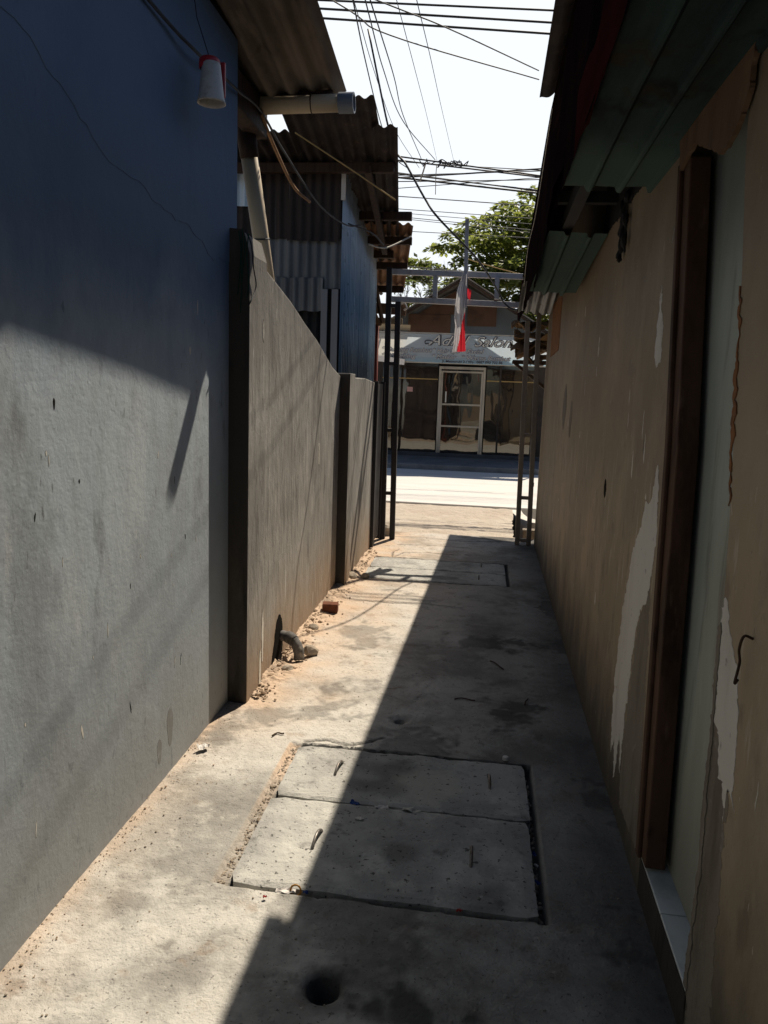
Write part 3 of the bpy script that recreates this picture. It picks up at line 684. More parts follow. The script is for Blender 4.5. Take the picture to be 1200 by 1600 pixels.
# black gate leaf folded against the wall and green cord on the first pillar
leaf = thing('gate_leaf', (-1.02, 7.35, 0), 'black sheet-metal gate leaf folded flat beside the left gate column', 'gate')
obj('panel', B().box(-1.035, -1.015, 7.04, 7.53, .06, 1.55), M_gatedark, leaf)
for y in (7.05, 7.52): obj('stile', B().box(-1.045, -1.0, y-.02, y+.02, .02, 1.57), M_gatedark, leaf, bevel=.003)
gc = thing('green_cord', (-1.06, 3.36, 1.8), 'tangled green cord with a black loop tied over the top of the first pillar', 'cord')
obj('loop', B().tube(sag([(-1.075, 3.35, 2.15), (-1.05, 3.345, 2.10), (-1.045, 3.37, 2.0), (-1.046, 3.41, 1.93), (-1.05, 3.35, 1.86), (-1.06, 3.342, 1.84)]), .003, 6), M_cable, gc)
b = B()
for k in range(4):
    rr = random.Random(k); p = [(-1.10+.012*k+rr.uniform(-.02, .02), 3.343-rr.uniform(0, .01), 2.16-.01*k)]
    for i in range(4): p.append((p[-1][0]+rr.uniform(-.012, .014), 3.343-rr.uniform(0, .012), p[-1][2]-rr.uniform(.03, .10)))
    b.tube(sag(p, 4), .0025, 5)
obj('strands', b, M_cord, gc)

# ------------------------------------------------------------------ left: tin shed
shed = thing('tin_shed', (-1.8, 7.0, 0), 'patched zinc shed with a blue side wall and dark corrugated roof behind the cement wall', 'shed')
def vsheet(x0, x1, y, z0, z1, **k):       # faces the camera, ribs vertical
    return B().sheet((x0, y, z0), (0, 0, z1-z0), (x1-x0, 0, 0), **k)
obj('front_sheet', vsheet(-2.6, -1.215, 6.24, 2.66, 3.42, jag=.02), M_rust, shed, smooth=True, label='rust-brown upper sheets')
obj('front_sheet', vsheet(-1.66, -1.225, 6.222, 2.64, 3.36, jag=.015), M_rust, shed, smooth=True)
obj('front_sheet', vsheet(-2.6, -1.225, 6.255, 2.28, 2.72, jag=.01), M_zinc, shed, smooth=True, label='grey zinc middle sheets')
obj('front_sheet', vsheet(-1.86, -1.36, 6.238, 2.10, 2.36, jag=.02, amp=.011), M_zinc, shed, smooth=True)
obj('front_sheet', vsheet(-2.6, -1.22, 6.30, 0, 2.34), M_zincdark, shed, smooth=True, label='black lower sheets')
obj('front_sheet', vsheet(-2.5, -1.95, 6.215, 2.9, 3.25, jag=.02), M_bluezinc, shed, smooth=True, label='faded blue patch sheet')
for x in (-1.335, -1.25): obj('white_post', B().box(x-.028, x+.022, 6.19, 6.21, .3, 2.27), M_post, shed)
b = B()
for i in range(7):    # stepped blue sheets along the alley
    y0 = 6.23+i*.265; zt = 3.17-.058*i-.02*R.random()
    b.sheet((-1.205+.006*(i % 2), y0, 0.2), (0, 0, zt-.2), (0, .285, 0), period=.068, amp=.011, jag=.01, na=4)
obj('side_sheet', b, M_bluezinc, shed, smooth=True)
obj('corner_trim', B().box(-1.225, -1.19, 6.205, 6.222, 2.95, 3.20).add([(-1.20, 6.2, 3.20), (-1.185, 6.2, 3.20), (-1.19, 6.2, 3.27)], [(0, 1, 2)]), M_trash_w, shed)
def rz(y): return 3.30-.2*(y-5.6)
b = B()
def rsheet(x0, x1, y0, y1, dz=0., skew=0.):
    b.sheet((x0, y0, rz(y0)+dz), (skew, y1-y0, rz(y1)-rz(y0)), (x1-x0, 0, 0), period=.085, amp=.013, jag=.012, na=4)
rsheet(-1.50, -.845, 5.30, 7.6, .02, -.08)
rsheet(-.90, -.72, 5.60, 7.45, -.005, -.19)
rsheet(-2.7, -1.46, 5.72, 8.0, .03)
rsheet(-1.50, -1.0, 7.4, 8.3, 0., -.1)
obj('roof', b, M_rust, shed, smooth=True)
for (x1, y, dz) in ((-.80, 6.1, -.045), (-.74, 6.93, -.05), (-1.0, 7.8, -.05)):
    obj('purlin', B().beam((-2.6, y, rz(y)+dz), (x1, y, rz(y)+dz), .055, .07), M_wood_dark, shed, bevel=.004)
for y in (6.1, 7.3): obj('rafter', B().beam((-.98-.05*(y-6), 6.0, rz(6)-.1), (-1.06, 7.6, rz(7.6)-.1), .05, .06), M_wood_dark, shed, bevel=.004) if y < 7 else None
# closed back and far side so it stands as a shed
obj('rear_sheet', B().sheet((-2.6, 8.05, 0), (0, 0, 2.8), (1.4, 0, 0)), M_rust, shed, smooth=True)

lean = thing('lean_to', (-1.2, 8.3, 0), 'lower lean-to with a sunlit rusty corrugated eave and broken planks beyond the shed', 'shed')
b = B(); 
b.sheet((-1.35, 7.18, 2.99), (-.26, 1.75, -.35), (.60, 0, -.02), period=.085, amp=.014, jag=.012, na=4)
obj('roof', b, M_rustlit, lean, smooth=True)
b = B(); b.sheet((-2.6, 7.7, 2.93), (0, 1.6, -.32), (1.3, 0, 0), period=.085, amp=.014, na=4)
obj('roof', b, M_rust, lean, smooth=True)
for y, z in ((7.42, 2.87), (8.05, 2.74), (8.75, 2.60)):
    obj('purlin', B().beam((-2.4, y, z), (-.78-.16*(y-7.4), y, z), .055, .07), M_wood_dark, lean, bevel=.004)
obj('brace', B().beam((-1.26, 8.35, 2.62), (-1.17, 8.40, 2.20), .06, .03), M_wood, lean, bevel=.004)
obj('brace', B().beam((-1.30, 8.30, 2.38), (-1.20, 8.42, 2.18), .05, .03), M_wood, lean, bevel=.004)
obj('wall', B().box(-2.6, -1.32, 8.1, 8.9, 0, 2.5), M_rust, lean)
obj('eave_board', B().beam((-1.6, 8.95, 2.42), (-.98, 8.95, 2.40), .03, .12), M_wood, lean, bevel=.004)
obj('eave_board', B().beam((-1.6, 8.97, 2.28), (-1.02, 8.97, 2.27), .03, .07), M_plank, lean, bevel=.004)
obj('lamp_bracket', B().tube(sag([(-1.06, 8.9, 2.46), (-1.0, 8.9, 2.47), (-.97, 8.9, 2.42), (-1.0, 8.9, 2.39)]), .009, 8), M_trash_w, lean)
tag(obj('red_pole', B().tube([(-1.31, 9.0, -.03), (-1.315, 9.0, 2.25)], .024, 12), M_poleRed, smooth=True), 'thin rust-red pole standing beside the far end of the blue zinc wall', 'pole')

# ------------------------------------------------------------------ gate frame, flag pole, flag
gate = thing('metal_gate', (-.3, 7.65, 0), 'grey steel gate frame with two ladder-like columns and double crossbar over the alley', 'gate')
GW = .052
def sq(p, q, w=GW, h=GW): return B().beam(p, q, w, h, up=(0, 1, 0))
obj('column_leg', sq((-.985, 7.6, 0), (-1.01, 7.62, 2.66)), M_gatedark, gate, bevel=.004)
obj('column_leg', sq((-.885, 7.6, 0), (-.915, 7.62, 2.34)), M_gatedark, gate, bevel=.004)
for z in (.47, 1.10, 1.75, 2.30): obj('rung', sq((-.98-.008*z, 7.605, z), (-.895-.01*z, 7.605, z), .034, .034), M_gatedark, gate, bevel=.003)
obj('column_leg', sq((.372, 7.72, 0), (.338, 7.70, 2.20), .046, .046), M_gatebrown, gate, bevel=.004)
obj('column_leg', sq((.485, 7.72, 0), (.435, 7.70, 2.62), .046, .046), M_gatebrown, gate, bevel=.004)
for z in (.05, .48, 1.10, 1.71): obj('rung', sq((.37-.014*z, 7.715, z), (.475-.02*z, 7.715, z), .034, .034), M_gatebrown, gate, bevel=.003)
for z in (.62, 1.35, 1.58): obj('hinge_plate', B().box(.462-.02*z, .512-.02*z, 7.685, 7.697, z-.02, z+.02), M_gatebrown, gate, bevel=.002)
obj('upper_beam', sq((-1.03, 7.62, 2.622), (.50, 7.70, 2.602)), M_gate, gate, bevel=.004)
obj('lower_beam', sq((-.985, 7.625, 2.366), (.50, 7.70, 2.335)), M_gate, gate, bevel=.004)
for x in (-.562, .028): obj('upright', sq((x, 7.645, 2.388), (x-.004, 7.645, 2.59), .044, .044), M_gate, gate, bevel=.003)
pole = thing('flag_pole', (-.272, 7.60, 2.3), 'thin square steel flag pole clamped upright to the gate crossbars', 'flag pole')
obj('shaft', sq((-.268, 7.597, 2.30), (-.288, 7.597, 3.105), .036, .036), M_gate, pole, bevel=.003)
# flag: draped cloth, white half wrapped in front, red below
b = B(); nu, nv = 22, 40
lef = [(-.300, 2.60), (-.348, 2.46), (-.362, 2.30), (-.365, 2.20), (-.350, 2.13), (-.358, 1.95), (-.368, 1.875)]
rig = [(-.262, 2.60), (-.262, 2.46), (-.262, 2.30), (-.262, 2.20), (-.258, 2.13), (-.243, 1.95), (-.236, 1.885)]
def lerp_curve(c, v):
    t = v*(len(c)-1); i = min(int(t), len(c)-2); f = t-i; f = f*f*(3-2*f) if False else f
    return (c[i][0]*(1-f)+c[i+1][0]*f, c[i][1]*(1-f)+c[i+1][1]*f)
for v in range(nv+1):
    l = lerp_curve(lef, v/nv); r = lerp_curve(rig, v/nv)
    for u in range(nu+1):
        t = u/nu; x = l[0]+(r[0]-l[0])*t; z = l[1]+(r[1]-l[1])*t
        y = 7.555+.022*math.sin(t*9+v*.05)*ss(0, .3, v/nv)+.012*math.sin(t*17+1)-.01*t
        b.v.append(V((x, y, z)))
for v in range(nv):
    for u in range(nu):
        b.f.append((v*(nu+1)+u, v*(nu+1)+u+1, (v+1)*(nu+1)+u+1, (v+1)*(nu+1)+u))
        t = u/nu; vv = v/nv
        # hoist edge: red peeks out below, diagonal fold between white and red
        b.mi.append(0 if (vv > .40 and t > .95-1.3*(vv-.40) and t > .34+.1*(1-vv)) else 1)
flag = obj('flag', b, [M_red, M_white], smooth=True)
tag(flag, 'red and white flag hanging limp and folded from the pole on the gate', 'flag')
b = B(); k = 8
for i in range(k+1):
    for j in range(7):
        u, w = i/k, j/6
        b.v.append(V((-.262+.048*u*(1-.5*w)+.016*w, 7.60+.012*math.sin(u*5+w*2), 2.49-.10*w-.06*u*(1-w*.3)*.6)))
for i in range(k):
    for j in range(6): b.f.append((i*7+j, (i+1)*7+j, (i+1)*7+j+1, i*7+j+1)); b.mi.append(0)
obj('flag_fold', b, M_red, flag, smooth=True)

# ------------------------------------------------------------------ right: tan plastered house
RX = .54
rh = thing('tan_house', (1.8, 3, 0), 'tan plastered house with peeling paint and rusty overhanging eave along the right side', 'house')
far = [(2.245, .0), (7.76, .0), (7.76, 2.75), (3.0, 2.75), (2.525, 2.36), (2.525, 2.20), (2.36, 1.36), (2.28, .6), (2.245, .12)]
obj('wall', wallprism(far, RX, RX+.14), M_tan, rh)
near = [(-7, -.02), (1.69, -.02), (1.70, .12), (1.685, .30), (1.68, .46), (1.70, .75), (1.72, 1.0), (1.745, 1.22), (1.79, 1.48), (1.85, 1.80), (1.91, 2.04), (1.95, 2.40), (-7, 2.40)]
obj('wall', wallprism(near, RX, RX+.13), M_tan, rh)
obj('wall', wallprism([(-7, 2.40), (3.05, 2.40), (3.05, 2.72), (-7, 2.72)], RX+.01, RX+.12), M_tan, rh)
obj('end_wall', B().box(RX+.14, 5, 7.62, 7.75, 0, 3.0), M_cream, rh)
obj('wall', wallprism([(1.69, -.02), (2.245, -.02), (2.245, .112), (1.69, .112)], RX, RX+.10), M_shadecement, rh)
# chipped broken edge of the opening
edge = [(1.69, .13), (1.715, .13), (1.70, .46), (1.722, .60), (1.715, .75), (1.74, 1.0), (1.72, 1.02), (1.70, .76), (1.68, .46)]
obj('broken_edge', ragged(edge, RX, -.003, 31, .010), M_rawplaster, rh)
obj('broken_edge', ragged([(1.758, 1.28), (1.772, 1.28), (1.815, 1.55), (1.845, 1.75), (1.832, 1.75), (1.79, 1.52)], RX, -.0025, 33, .016), M_brickdust, rh)
patches = [
    [(2.66, 1.60), (2.70, 1.66), (2.69, 1.78), (2.675, 1.87), (2.655, 1.80), (2.60, 1.72), (2.59, 1.62)],
    [(2.47, 1.26), (2.50, 1.30), (2.54, 1.18), (2.62, 1.16), (2.66, 1.08), (2.76, .98), (2.86, .72), (2.90, .42), (2.86, .16), (2.80, .24), (2.76, .10), (2.71, .30), (2.66, .18), (2.65, .40), (2.62, .62), (2.57, .80), (2.50, .84), (2.45, .92), (2.43, 1.10)],
    [(1.735, 1.02), (1.715, 1.08), (1.66, 1.01), (1.60, .96), (1.565, .88), (1.545, .76), (1.53, .68), (1.57, .71), (1.585, .63), (1.61, .70), (1.64, .70), (1.66, .78), (1.705, .80), (1.72, .92)],
    [(2.575, 1.98), (2.582, 1.98), (2.584, 2.02), (2.576, 2.02)],
]
for i, p in enumerate(patches): obj('peeled_patch', ragged(p, RX, -.0009, 40+i, .016), M_peel, rh, label='white patch of bare undercoat')
raw = [[(2.30, .10), (2.44, .90), (2.47, 1.0), (2.50, .90), (2.58, .72), (2.62, .50), (2.64, .20), (2.62, .08)], [(1.69, .14), (1.70, .48), (1.72, .80), (1.70, .83), (1.62, .76), (1.57, .70), (1.555, .50), (1.53, .30), (1.53, .05), (1.66, .02)]]
for i, p in enumerate(raw): obj('peeled_patch', ragged(p, RX, -.0006, 50+i, .018), M_rawplaster, rh, label='dark patch of exposed mortar')
rc = random.Random(8)
for i in range(26):   # slivers of lifted paint
    y = rc.choice((rc.uniform(2.6, 3.2), rc.uniform(3.0, 5.5), rc.uniform(4.5, 7.2), rc.uniform(.9, 1.55))); z = rc.uniform(.35, 1.5) if i % 3 else rc.uniform(1.2, 2.0)
    w_ = rc.uniform(.004, .016)*(1.0 if y > 2 else .6); h_ = rc.uniform(.02, .11)
    obj('paint_chip', ragged([(y, z), (y+w_, z+h_*.2), (y+w_*.7, z+h_), (y+w_*.2, z+h_*.9), (y-w_*.3, z+h_*.4)], RX, -.0006, 100+i, .006), M_peel if i % 4 else M_rawplaster, rh)
for i, (y, z, w, h) in enumerate([(4.06, 1.75, .012, .05), (3.5, 1.10, .022, .045), (5.6, 1.42, .10, .16), (5.15, 1.35, .06, .12)]):
    pts = [(y+w*math.cos(a)*(1+.3*math.sin(2*a+i)), z+h*math.sin(a)) for a in [k/12*2*math.pi for k in range(12)]]
    obj('wall_scar', ragged(pts, RX, -.0018, 60+i, .008), (M_peel, M_hole, M_rawplaster, M_rawplaster)[i], rh)
obj('brick_panel', ragged([(6.42, 1.86), (7.22, 1.84), (7.25, 2.30), (6.40, 2.30)], RX, -.004, 71, .012), M_brickdust, rh, label='patch of exposed brick under the eave')
# door
fr = wallprism([(2.165, .13), (2.245, .13), (2.355, 1.36), (2.52, 2.19), (2.425, 2.19), (2.255, 1.36)], RX-.004, RX+.055)
door_o = wallprism([(1.3, .115), (2.46, .115), (2.72, 2.6), (1.3, 2.6)], RX+.072, RX+.10)
dfr = obj('door_frame', fr, M_frame, rh, bevel=.004)
obj('frame_stop', wallprism([(2.215, .13), (2.25, .13), (2.36, 1.36), (2.525, 2.19), (2.495, 2.19), (2.325, 1.36)], RX-.016, RX-.004), M_frame, dfr, bevel=.003)
obj('door', door_o, M_door, rh)
b = B().box(RX+.003, RX+.09, 1.985, 2.25, .10, .118); b.box(RX+.003, RX+.09, 1.5, 1.981, .10, .118)
obj('threshold', b, M_tile, rh, bevel=.002)
lp = [(2.49, 2.17), (2.34, 2.20), (2.18, 2.14), (2.06, 2.09), (1.96, 2.10), (1.88, 2.16), (1.84, 2.34), (1.86, 2.40), (2.2, 2.38), (2.54, 2.36)]
obj('lintel_board', ragged(lp, RX-.006, -.012, 81, .010), M_wood, rh)
# roof sheets sloping up to the right, eave over the alley
yy = [-7, 0, 3.9, 6.8, 9.75]; ex = [.205, .21, .215, .25, .285]; ez = [2.82, 2.81, 2.80, 2.645, 2.468]
def ribroof(pts, slope, L, per, amp):
    bb = B(); nbb = int(L/per*8); ysub = []
    for (x0, y0, z0), (x1, y1, z1) in zip(pts, pts[1:]):
        n = max(1, int((y1-y0)/.35)); ysub += [(x0+(x1-x0)*i/n, y0+(y1-y0)*i/n, z0+(z1-z0)*i/n) for i in range(n)]
    ysub.append(pts[-1]); k = len(ysub)
    for i in range(nbb+1):
        d = L*i/nbb
        for (x, y, z) in ysub:
            bb.v.append(V((x+d, y+(.015*noise.noise(V((d*6, 1, 2))) if y == pts[-1][1] else 0), z+slope*d+amp*math.cos(2*math.pi*d/per)+.006*noise.noise(V((d*2, y*1.5, 3))))))
    for i in range(nbb):
        for j in range(k-1): bb.f.append((i*k+j, (i+1)*k+j, (i+1)*k+j+1, i*k+j+1)); bb.mi.append(0)
    return bb
obj('roof', ribroof(list(zip(ex, yy, ez)), .42, 2.6, .09, .008), M_fascia, rh, smooth=True)
obj('roof', ribroof([(.145, -7, 2.90), (.15, 1.5, 2.875), (.158, 3.87, 2.85)], .40, 1.6, .09, .009), M_rust, rh, smooth=True)
# hanging side cladding (fascia) below the eave
b = B()
fas = [(-7, 2.24), (2.95, 2.24), (3.05, 2.33), (3.5, 2.36), (4.0, 2.26), (4.6, 2.12), (5.2, 2.14), (6.0, 2.18), (7.0, 2.22), (8.5, 2.25), (9.7, 2.22)]
def ex_at(y, A): 
    for i in range(len(yy)-1):
        if y <= yy[i+1]: return A[i]+(A[i+1]-A[i])*(y-yy[i])/(yy[i+1]-yy[i])
    return A[-1]
ny = 260
for i in range(ny+1):
    y = -3+12.7*i/ny
    for j in range(len(fas)-1):
        if fas[j][0] <= y <= fas[j+1][0]: zb = fas[j][1]+(fas[j+1][1]-fas[j][1])*(y-fas[j][0])/(fas[j+1][0]-fas[j][0])
    zb += .02*noise.noise(V((y*5, 2, 7)))+.015*noise.noise(V((y*19, 2, 7)))
    zt = ex_at(y, ez)-.004; x = ex_at(y, ex)+.012
    for k in range(4):
        u = k/3; b.v.append(V((x+.008*noise.noise(V((y*6, u*2, 3)))+.012*u*noise.noise(V((y*1.6, 4, 1))), y, zt+(zb-zt)*u)))
for i in range(ny):
    for k in range(3): b.f.append((i*4+k, (i+1)*4+k, (i+1)*4+k+1, i*4+k+1)); b.mi.append(1 if (k == 2 and i < 115) else 0)
obj('fascia', b, [M_fascia, M_fascia_red], rh, smooth=True)
obj('eave_beam', B().beam((.34, 3.0, 2.36), (.34, 4.15, 2.34), .05, .07).beam((.27, 3.3, 2.42), (.6, 3.3, 2.42), .05, .05).beam((.27, 3.8, 2.40), (.6, 3.8, 2.40), .05, .05), M_zincdark, rh)
obj('gap_shade_strip', ragged([(2.98, 2.30), (4.2, 2.30), (4.2, 2.74), (2.98, 2.74)], RX, -.003, 91, .02), M_zincdark, rh)  # black sheet standing in for the deep shade of the gap
# green tin soffit sheets
def green(name, y0, y1, x0, x1, z0, z1, label, s=0):
    bb = B(); bb.sheet((x0, y0, z0), (s, y1-y0, z1-z0), (x1-x0, 0, -.01), period=.108, amp=.011, kind='trap', na=14, jag=.014, wob=.012, step=14)
    return tag(obj(name, bb, M_greentin), label, 'awning')
green('awning_sheet', -3, 3.02, .225, .545, 2.275, 2.255, 'dark green ribbed tin awning sheet overhead above the brown doorway')
green('awning_sheet', 4.02, 5.05, .245, .535, 2.285, 2.135, 'shorter pale green tin awning sheet hanging farther along, past the black gap', -.03)
b = B(); b.sheet((.225, 6.55, 2.40), (0, .75, -.16), (.29, 0, -.02), period=.076, amp=.012, na=4, jag=.01)
tag(obj('small_awning', b, M_zinc, smooth=True), 'small weathered corrugated sheet under the eave just before the right gate column', 'awning')
b = B()
for k in range(5):
    rr = random.Random(70+k); p = [(.525, 3.40+.03*k, 2.34)]
    for i in range(7): p.append((.526-rr.uniform(0, .012), p[-1][1]+rr.uniform(-.018, .018), p[-1][2]-rr.uniform(.02, .055)))
    b.tube(sag(p, 3), [max(.002, .010*(1+math.sin(i*.8+k))*.7) for i in range(len(sag(p, 3)))], 6)
tag(obj('sooty_rag', b, M_zincdark), 'black ragged soot strands hanging down the tan wall below the gap in the awning', 'rag')
cable('eave_wire', [(.205, 3.6, 2.72), (.21, 4.6, 2.52), (.20, 5.2, 2.42), (.215, 5.9, 2.28)], .0025, M_wirewhite, 'thin white wire trailing down the rusty eave at the right', 'wire')
hk = [(.538, 1.525, 1.045), (.520, 1.522, 1.05), (.517, 1.532, 1.02), (.522, 1.536, .995), (.518, 1.530, .975), (.520, 1.545, .945), (.528, 1.553, .950)]
tag(obj('wall_hook', B().tube(sag(hk, 5), .0028, 8), M_wood_dark, smooth=True), 'small rusty bent wire hook on the tan wall right of the doorway', 'hook')
# bundle of scrap boards under the far eave
SL = ['curled brown scrap board sticking out left at the bundle top', 'thin scrap board lying flat on the bundle by the right column', 'crumpled scrap board at the bundle bottom under the far eave', 'torn pale scrap board at the front of the far bundle', 'narrow scrap strip poking from the middle of the far bundle', 'dark folded scrap board at the back of the far bundle']
for k in range(6):
    rr = random.Random(30+k); bb = B(); n = 12; z0 = [2.20, 2.12, 1.91, 2.02, 1.98, 2.07][k]; y0 = 8.4+.05*k; x0 = [.20, .24, .28, .21, .26, .25][k]
    for i in range(n+1):
        for j in range(5):
            u, w = i/n, j/4
            bb.v.append(V((x0+.42*u, y0+.25*w-.12+.05*noise.noise(V((u*3, w*2, k))), z0+.11*noise.noise(V((u*3.2+k, w*2.5, k*3.1)))+.03*(w-.5)-.04*u*(k % 3-1))))
    for i in range(n):
        for j in range(4): bb.f.append((i*5+j, (i+1)*5+j, (i+1)*5+j+1, i*5+j+1)); bb.mi.append(0)
    o = obj('scrap_board', bb, M_card); tag(o, SL[k], 'scrap board', 'scrap boards stacked under the far eave')
    md = o.modifiers.new('thick', 'SOLIDIFY'); md.thickness = .012
tag(obj('storage_rack', B().beam((.55, 8.35, 1.83), (.55, 8.75, 1.83), .04, .04).beam((.24, 8.45, 1.84), (.72, 8.45, 1.84), .035, .035).beam((.24, 8.68, 1.84), (.72, 8.68, 1.84), .035, .035).beam((.70, 8.55, -.03), (.70, 8.55, 2.75), .06, .06).beam((.24, 8.45, 1.84), (.70, 8.55, 1.5), .03, .03), M_wood_dark), 'dark timber rack carrying scrap boards behind the right gate column', 'rack')
# concrete kerb of the open drain right of the apron
b = B()
ring = [(.375, 10.22), (.40, 9.9), (.46, 9.55), (.60, 9.25), (.95, 9.10), (1.6, 9.05), (1.6, 9.2), (1.0, 9.26), (.72, 9.40), (.58, 9.62), (.53, 9.95), (.52, 10.22)]
b.prism([(x, y, -.40) for x, y in ring], (0, 0, .385))
tag(obj('drain_kerb', b, M_peel, bevel=.01), 'curved pale concrete kerb of the open roadside drain behind the right gate column', 'kerb')
b = B().box(.46, .66, 8.5, 8.62, -.3, .02); tag(obj('drain_block', b, M_stone, bevel=.012), 'rough concrete block at the drain edge by the right column foot', 'block')

# ------------------------------------------------------------------ salon across the road
FY = 16.5
sal = thing('salon_building', (-.6, 18, 0), 'dark glass-fronted salon with a low tin gable across the road', 'shop')
obj('plinth', B().box(-3.4, 2.4, FY-.06, FY+.3, .0, .20), M_plinth, sal, bevel=.01)
obj('wall', B().box(-3.4, -2.28, FY, 22, .1, 2.75).box(.95, 2.4, FY, 22, .1, 2.75).box(-2.28, .95, FY+.05, FY+.15, 2.12, 2.75).box(-2.28, .95, FY+.35, 22, .1, 2.75), M_salonwall, sal)
for (x0, x1) in ((-2.27, -1.075), (-.05, .225), (.245, .94)):
    p = obj('window_pane', B().box(x0, x1, FY+.02, FY+.035, .20, 2.13), M_glass, sal)
    obj('pane_rail', B().box(x0, x1, FY-.002, FY+.019, 1.735, 1.758), M_yellow, p)
for x in (-2.275, .235, .945): obj('mullion', B().box(x-.02, x+.02, FY-.01, FY+.05, .2, 2.13), M_salonwall, sal)
ex0, ex1 = -1.05, -.075
door = obj('door', B().box(ex0, ex0+.045, FY-.03, FY+.03, .115, 2.02).box(ex1-.045, ex1, FY-.03, FY+.03, .115, 2.02).box(ex0+.045, ex1-.045, FY-.03, FY+.03, 1.965, 2.02).box(ex0+.045, ex1-.045, FY-.03, FY+.03, .115, .16), M_alu, sal)
obj('rail', B().box(ex0+.085, ex1-.085, FY-.032, FY+.02, 1.215, 1.25), M_alu, door)
obj('rail', B().box(ex0+.085, ex1-.085, FY-.032, FY+.02, .755, .79), M_alu, door)
obj('leaf_frame', B().box(ex0+.05, ex0+.085, FY-.035, FY+.02, .165, 1.93).box(ex1-.085, ex1-.05, FY-.035, FY+.02, .165, 1.93).box(ex0+.085, ex1-.085, FY-.035, FY+.02, 1.895, 1.93).box(ex0+.085, ex1-.085, FY-.035, FY+.02, .165, .20), M_alu, door)
obj('door_glass', B().box(ex0+.05, ex1-.05, FY+.022, FY+.03, .165, 1.96), M_glass, door)
obj('handle', B().box(-.90, -.872, FY-.06, FY-.035, 1.27, 1.50), M_cup, door, bevel=.004)
tag(obj('window_sticker', B().box(-1.72, -1.60, FY+.012, FY+.018, 1.47, 1.57), M_paper), 'small pink paper sticker on the left window of the salon', 'sticker')
# gable
AX, AZ = -.60, 3.70
b = B().prism([(-2.75, FY+.02, 2.60), (1.55, FY+.02, 2.60), (AX, FY+.02, AZ-.03)], (0, .06, 0))
for i in range(58):
    x = -2.65+i*.072
    zt = AZ-.08-(abs(x-AX))*.60
    if zt > 2.64: b.beam((x, FY+.014, 2.60), (x, FY+.014, zt), .022, .016, up=(0, 1, 0))
obj('gable_wall', b, M_gable, sal)
obj('gable_board', B().box(-1.75, -.86, FY-.02, FY+.004, 2.62, 3.08).prism([(-1.55, FY-.02, 3.085), (-.63, FY-.02, 3.085), (-.63, FY-.02, 3.6), (-.8, FY-.02, 3.55)], (0, .02, 0)), M_gablerust, sal)
obj('gable_board', B().box(-.52, .08, FY-.02, FY+.004, 2.86, 3.28), M_gablerust, sal)
for s in (-1, 1):
    b = B(); ax = V((AX, FY-.75, AZ+.05)); e = V((AX+s*2.35, FY-.75, AZ+.05-2.35*.60))
    dn = V((s*.05, 0, .083)).normalized()*.02
    b.prism([ax, e, e+V((0, 0, .03)), ax+V((0, 0, .03))], (0, 4.5, 0))
    obj('roof', b, M_rooftin, sal)
    obj('barge_board', B().beam(ax+V((0, .03, -.045)), e+V((0, .03, -.045)), .03, .10, up=(0, 1, 0)), M_wood_dark, sal)
# banner on its own frame standing off the facade
SY = 15.1
sign = thing('shop_sign', (-.7, SY, 2.0), 'long pale blue salon banner with white script lettering hung across the shop front', 'sign')
b = B(); nu = 44
L0, L1 = -2.215, 1.25
for i in range(nu+1):
    x = L0+(L1-L0)*i/nu
    for k in range(7):
        u = k/6; z = 2.062+.52*u-.006*(x+2.2)-.012*math.sin(math.pi*(i/nu))*(1-u)
        b.v.append(V((x, SY+.006*noise.noise(V((x*2.5, u*2, 1))), z)))
for i in range(nu):
    for k in range(6): b.f.append((i*7+k, (i+1)*7+k, (i+1)*7+k+1, i*7+k+1)); b.mi.append(0)
obj('banner', b, M_banner, sign, smooth=True)
obj('frame', B().beam((L0, SY+.03, 2.60), (L1, SY+.03, 2.575), .03, .03).beam((L0, SY+.03, 2.045), (L1, SY+.03, 2.03), .025, .025), M_alu, sign)
obj('frame_post', B().beam((L0+.02, SY+.05, 0.1), (L0+.02, SY+.05, 2.62), .035, .035), M_poleRed, sign)
obj('frame_post', B().beam((L1-.02, SY+.05, 0.1), (L1-.02, SY+.05, 2.62), .035, .035), M_poleRed, sign)
for x in (-2.1, .9): obj('frame_arm', B().beam((x, SY+.04, 2.59), (x, FY-.02, 2.70), .03, .03), M_alu, sign)
def text(s, x, z, size, m, y, parent, shear=0., bold=0., width=None, name='lettering', sp=1.):
    c = bpy.data.curves.new(name, 'FONT'); c.body = s; c.size = size; c.shear = shear; c.offset = bold; c.extrude = .0008; c.space_character = sp
    o = bpy.data.objects.new(name, c); COL.objects.link(o)
    bpy.context.view_layer.update()
    dg = bpy.context.evaluated_depsgraph_get()
    me = bpy.data.meshes.new_from_object(o.evaluated_get(dg)); bpy.data.objects.remove(o)
    xsz = [v.co.x for v in me.vertices]; w = max(xsz)-min(xsz); k = (width/w) if width else 1.
    P = wl(parent)
    for v in me.vertices:
        q = V((x+(v.co.x-min(xsz))*k, y-v.co.z, z+v.co.y))-P
        v.co = q
    me.materials.clear(); me.materials.append(m); me.name = name
    r = bpy.data.objects.new(name, me); COL.objects.link(r); r.parent = parent; WL[r.name] = P
    return r
def outlined(s, x, z, size, width, shear, dark, bold):
    text(s, x-.008, z, size, dark, SY-.010, sign, shear, bold, width+.016)
    text(s, x, z, size, M_white_lt, SY-.0145, sign, shear, -.001, width)
outlined('Adiel', -1.20, 2.375, .27, .80, .42, M_black_lt, .011)
outlined('Salon', -.315, 2.37, .26, .72, .42, M_black_lt, .011)
obj('lettering', B().tube(sag([(-1.19, SY-.012, 2.40), (-1.25, SY-.012, 2.395), (-1.26, SY-.012, 2.44), (-1.19, SY-.012, 2.46), (-1.08, SY-.012, 2.43)]), .010, 6), M_black_lt, sign)
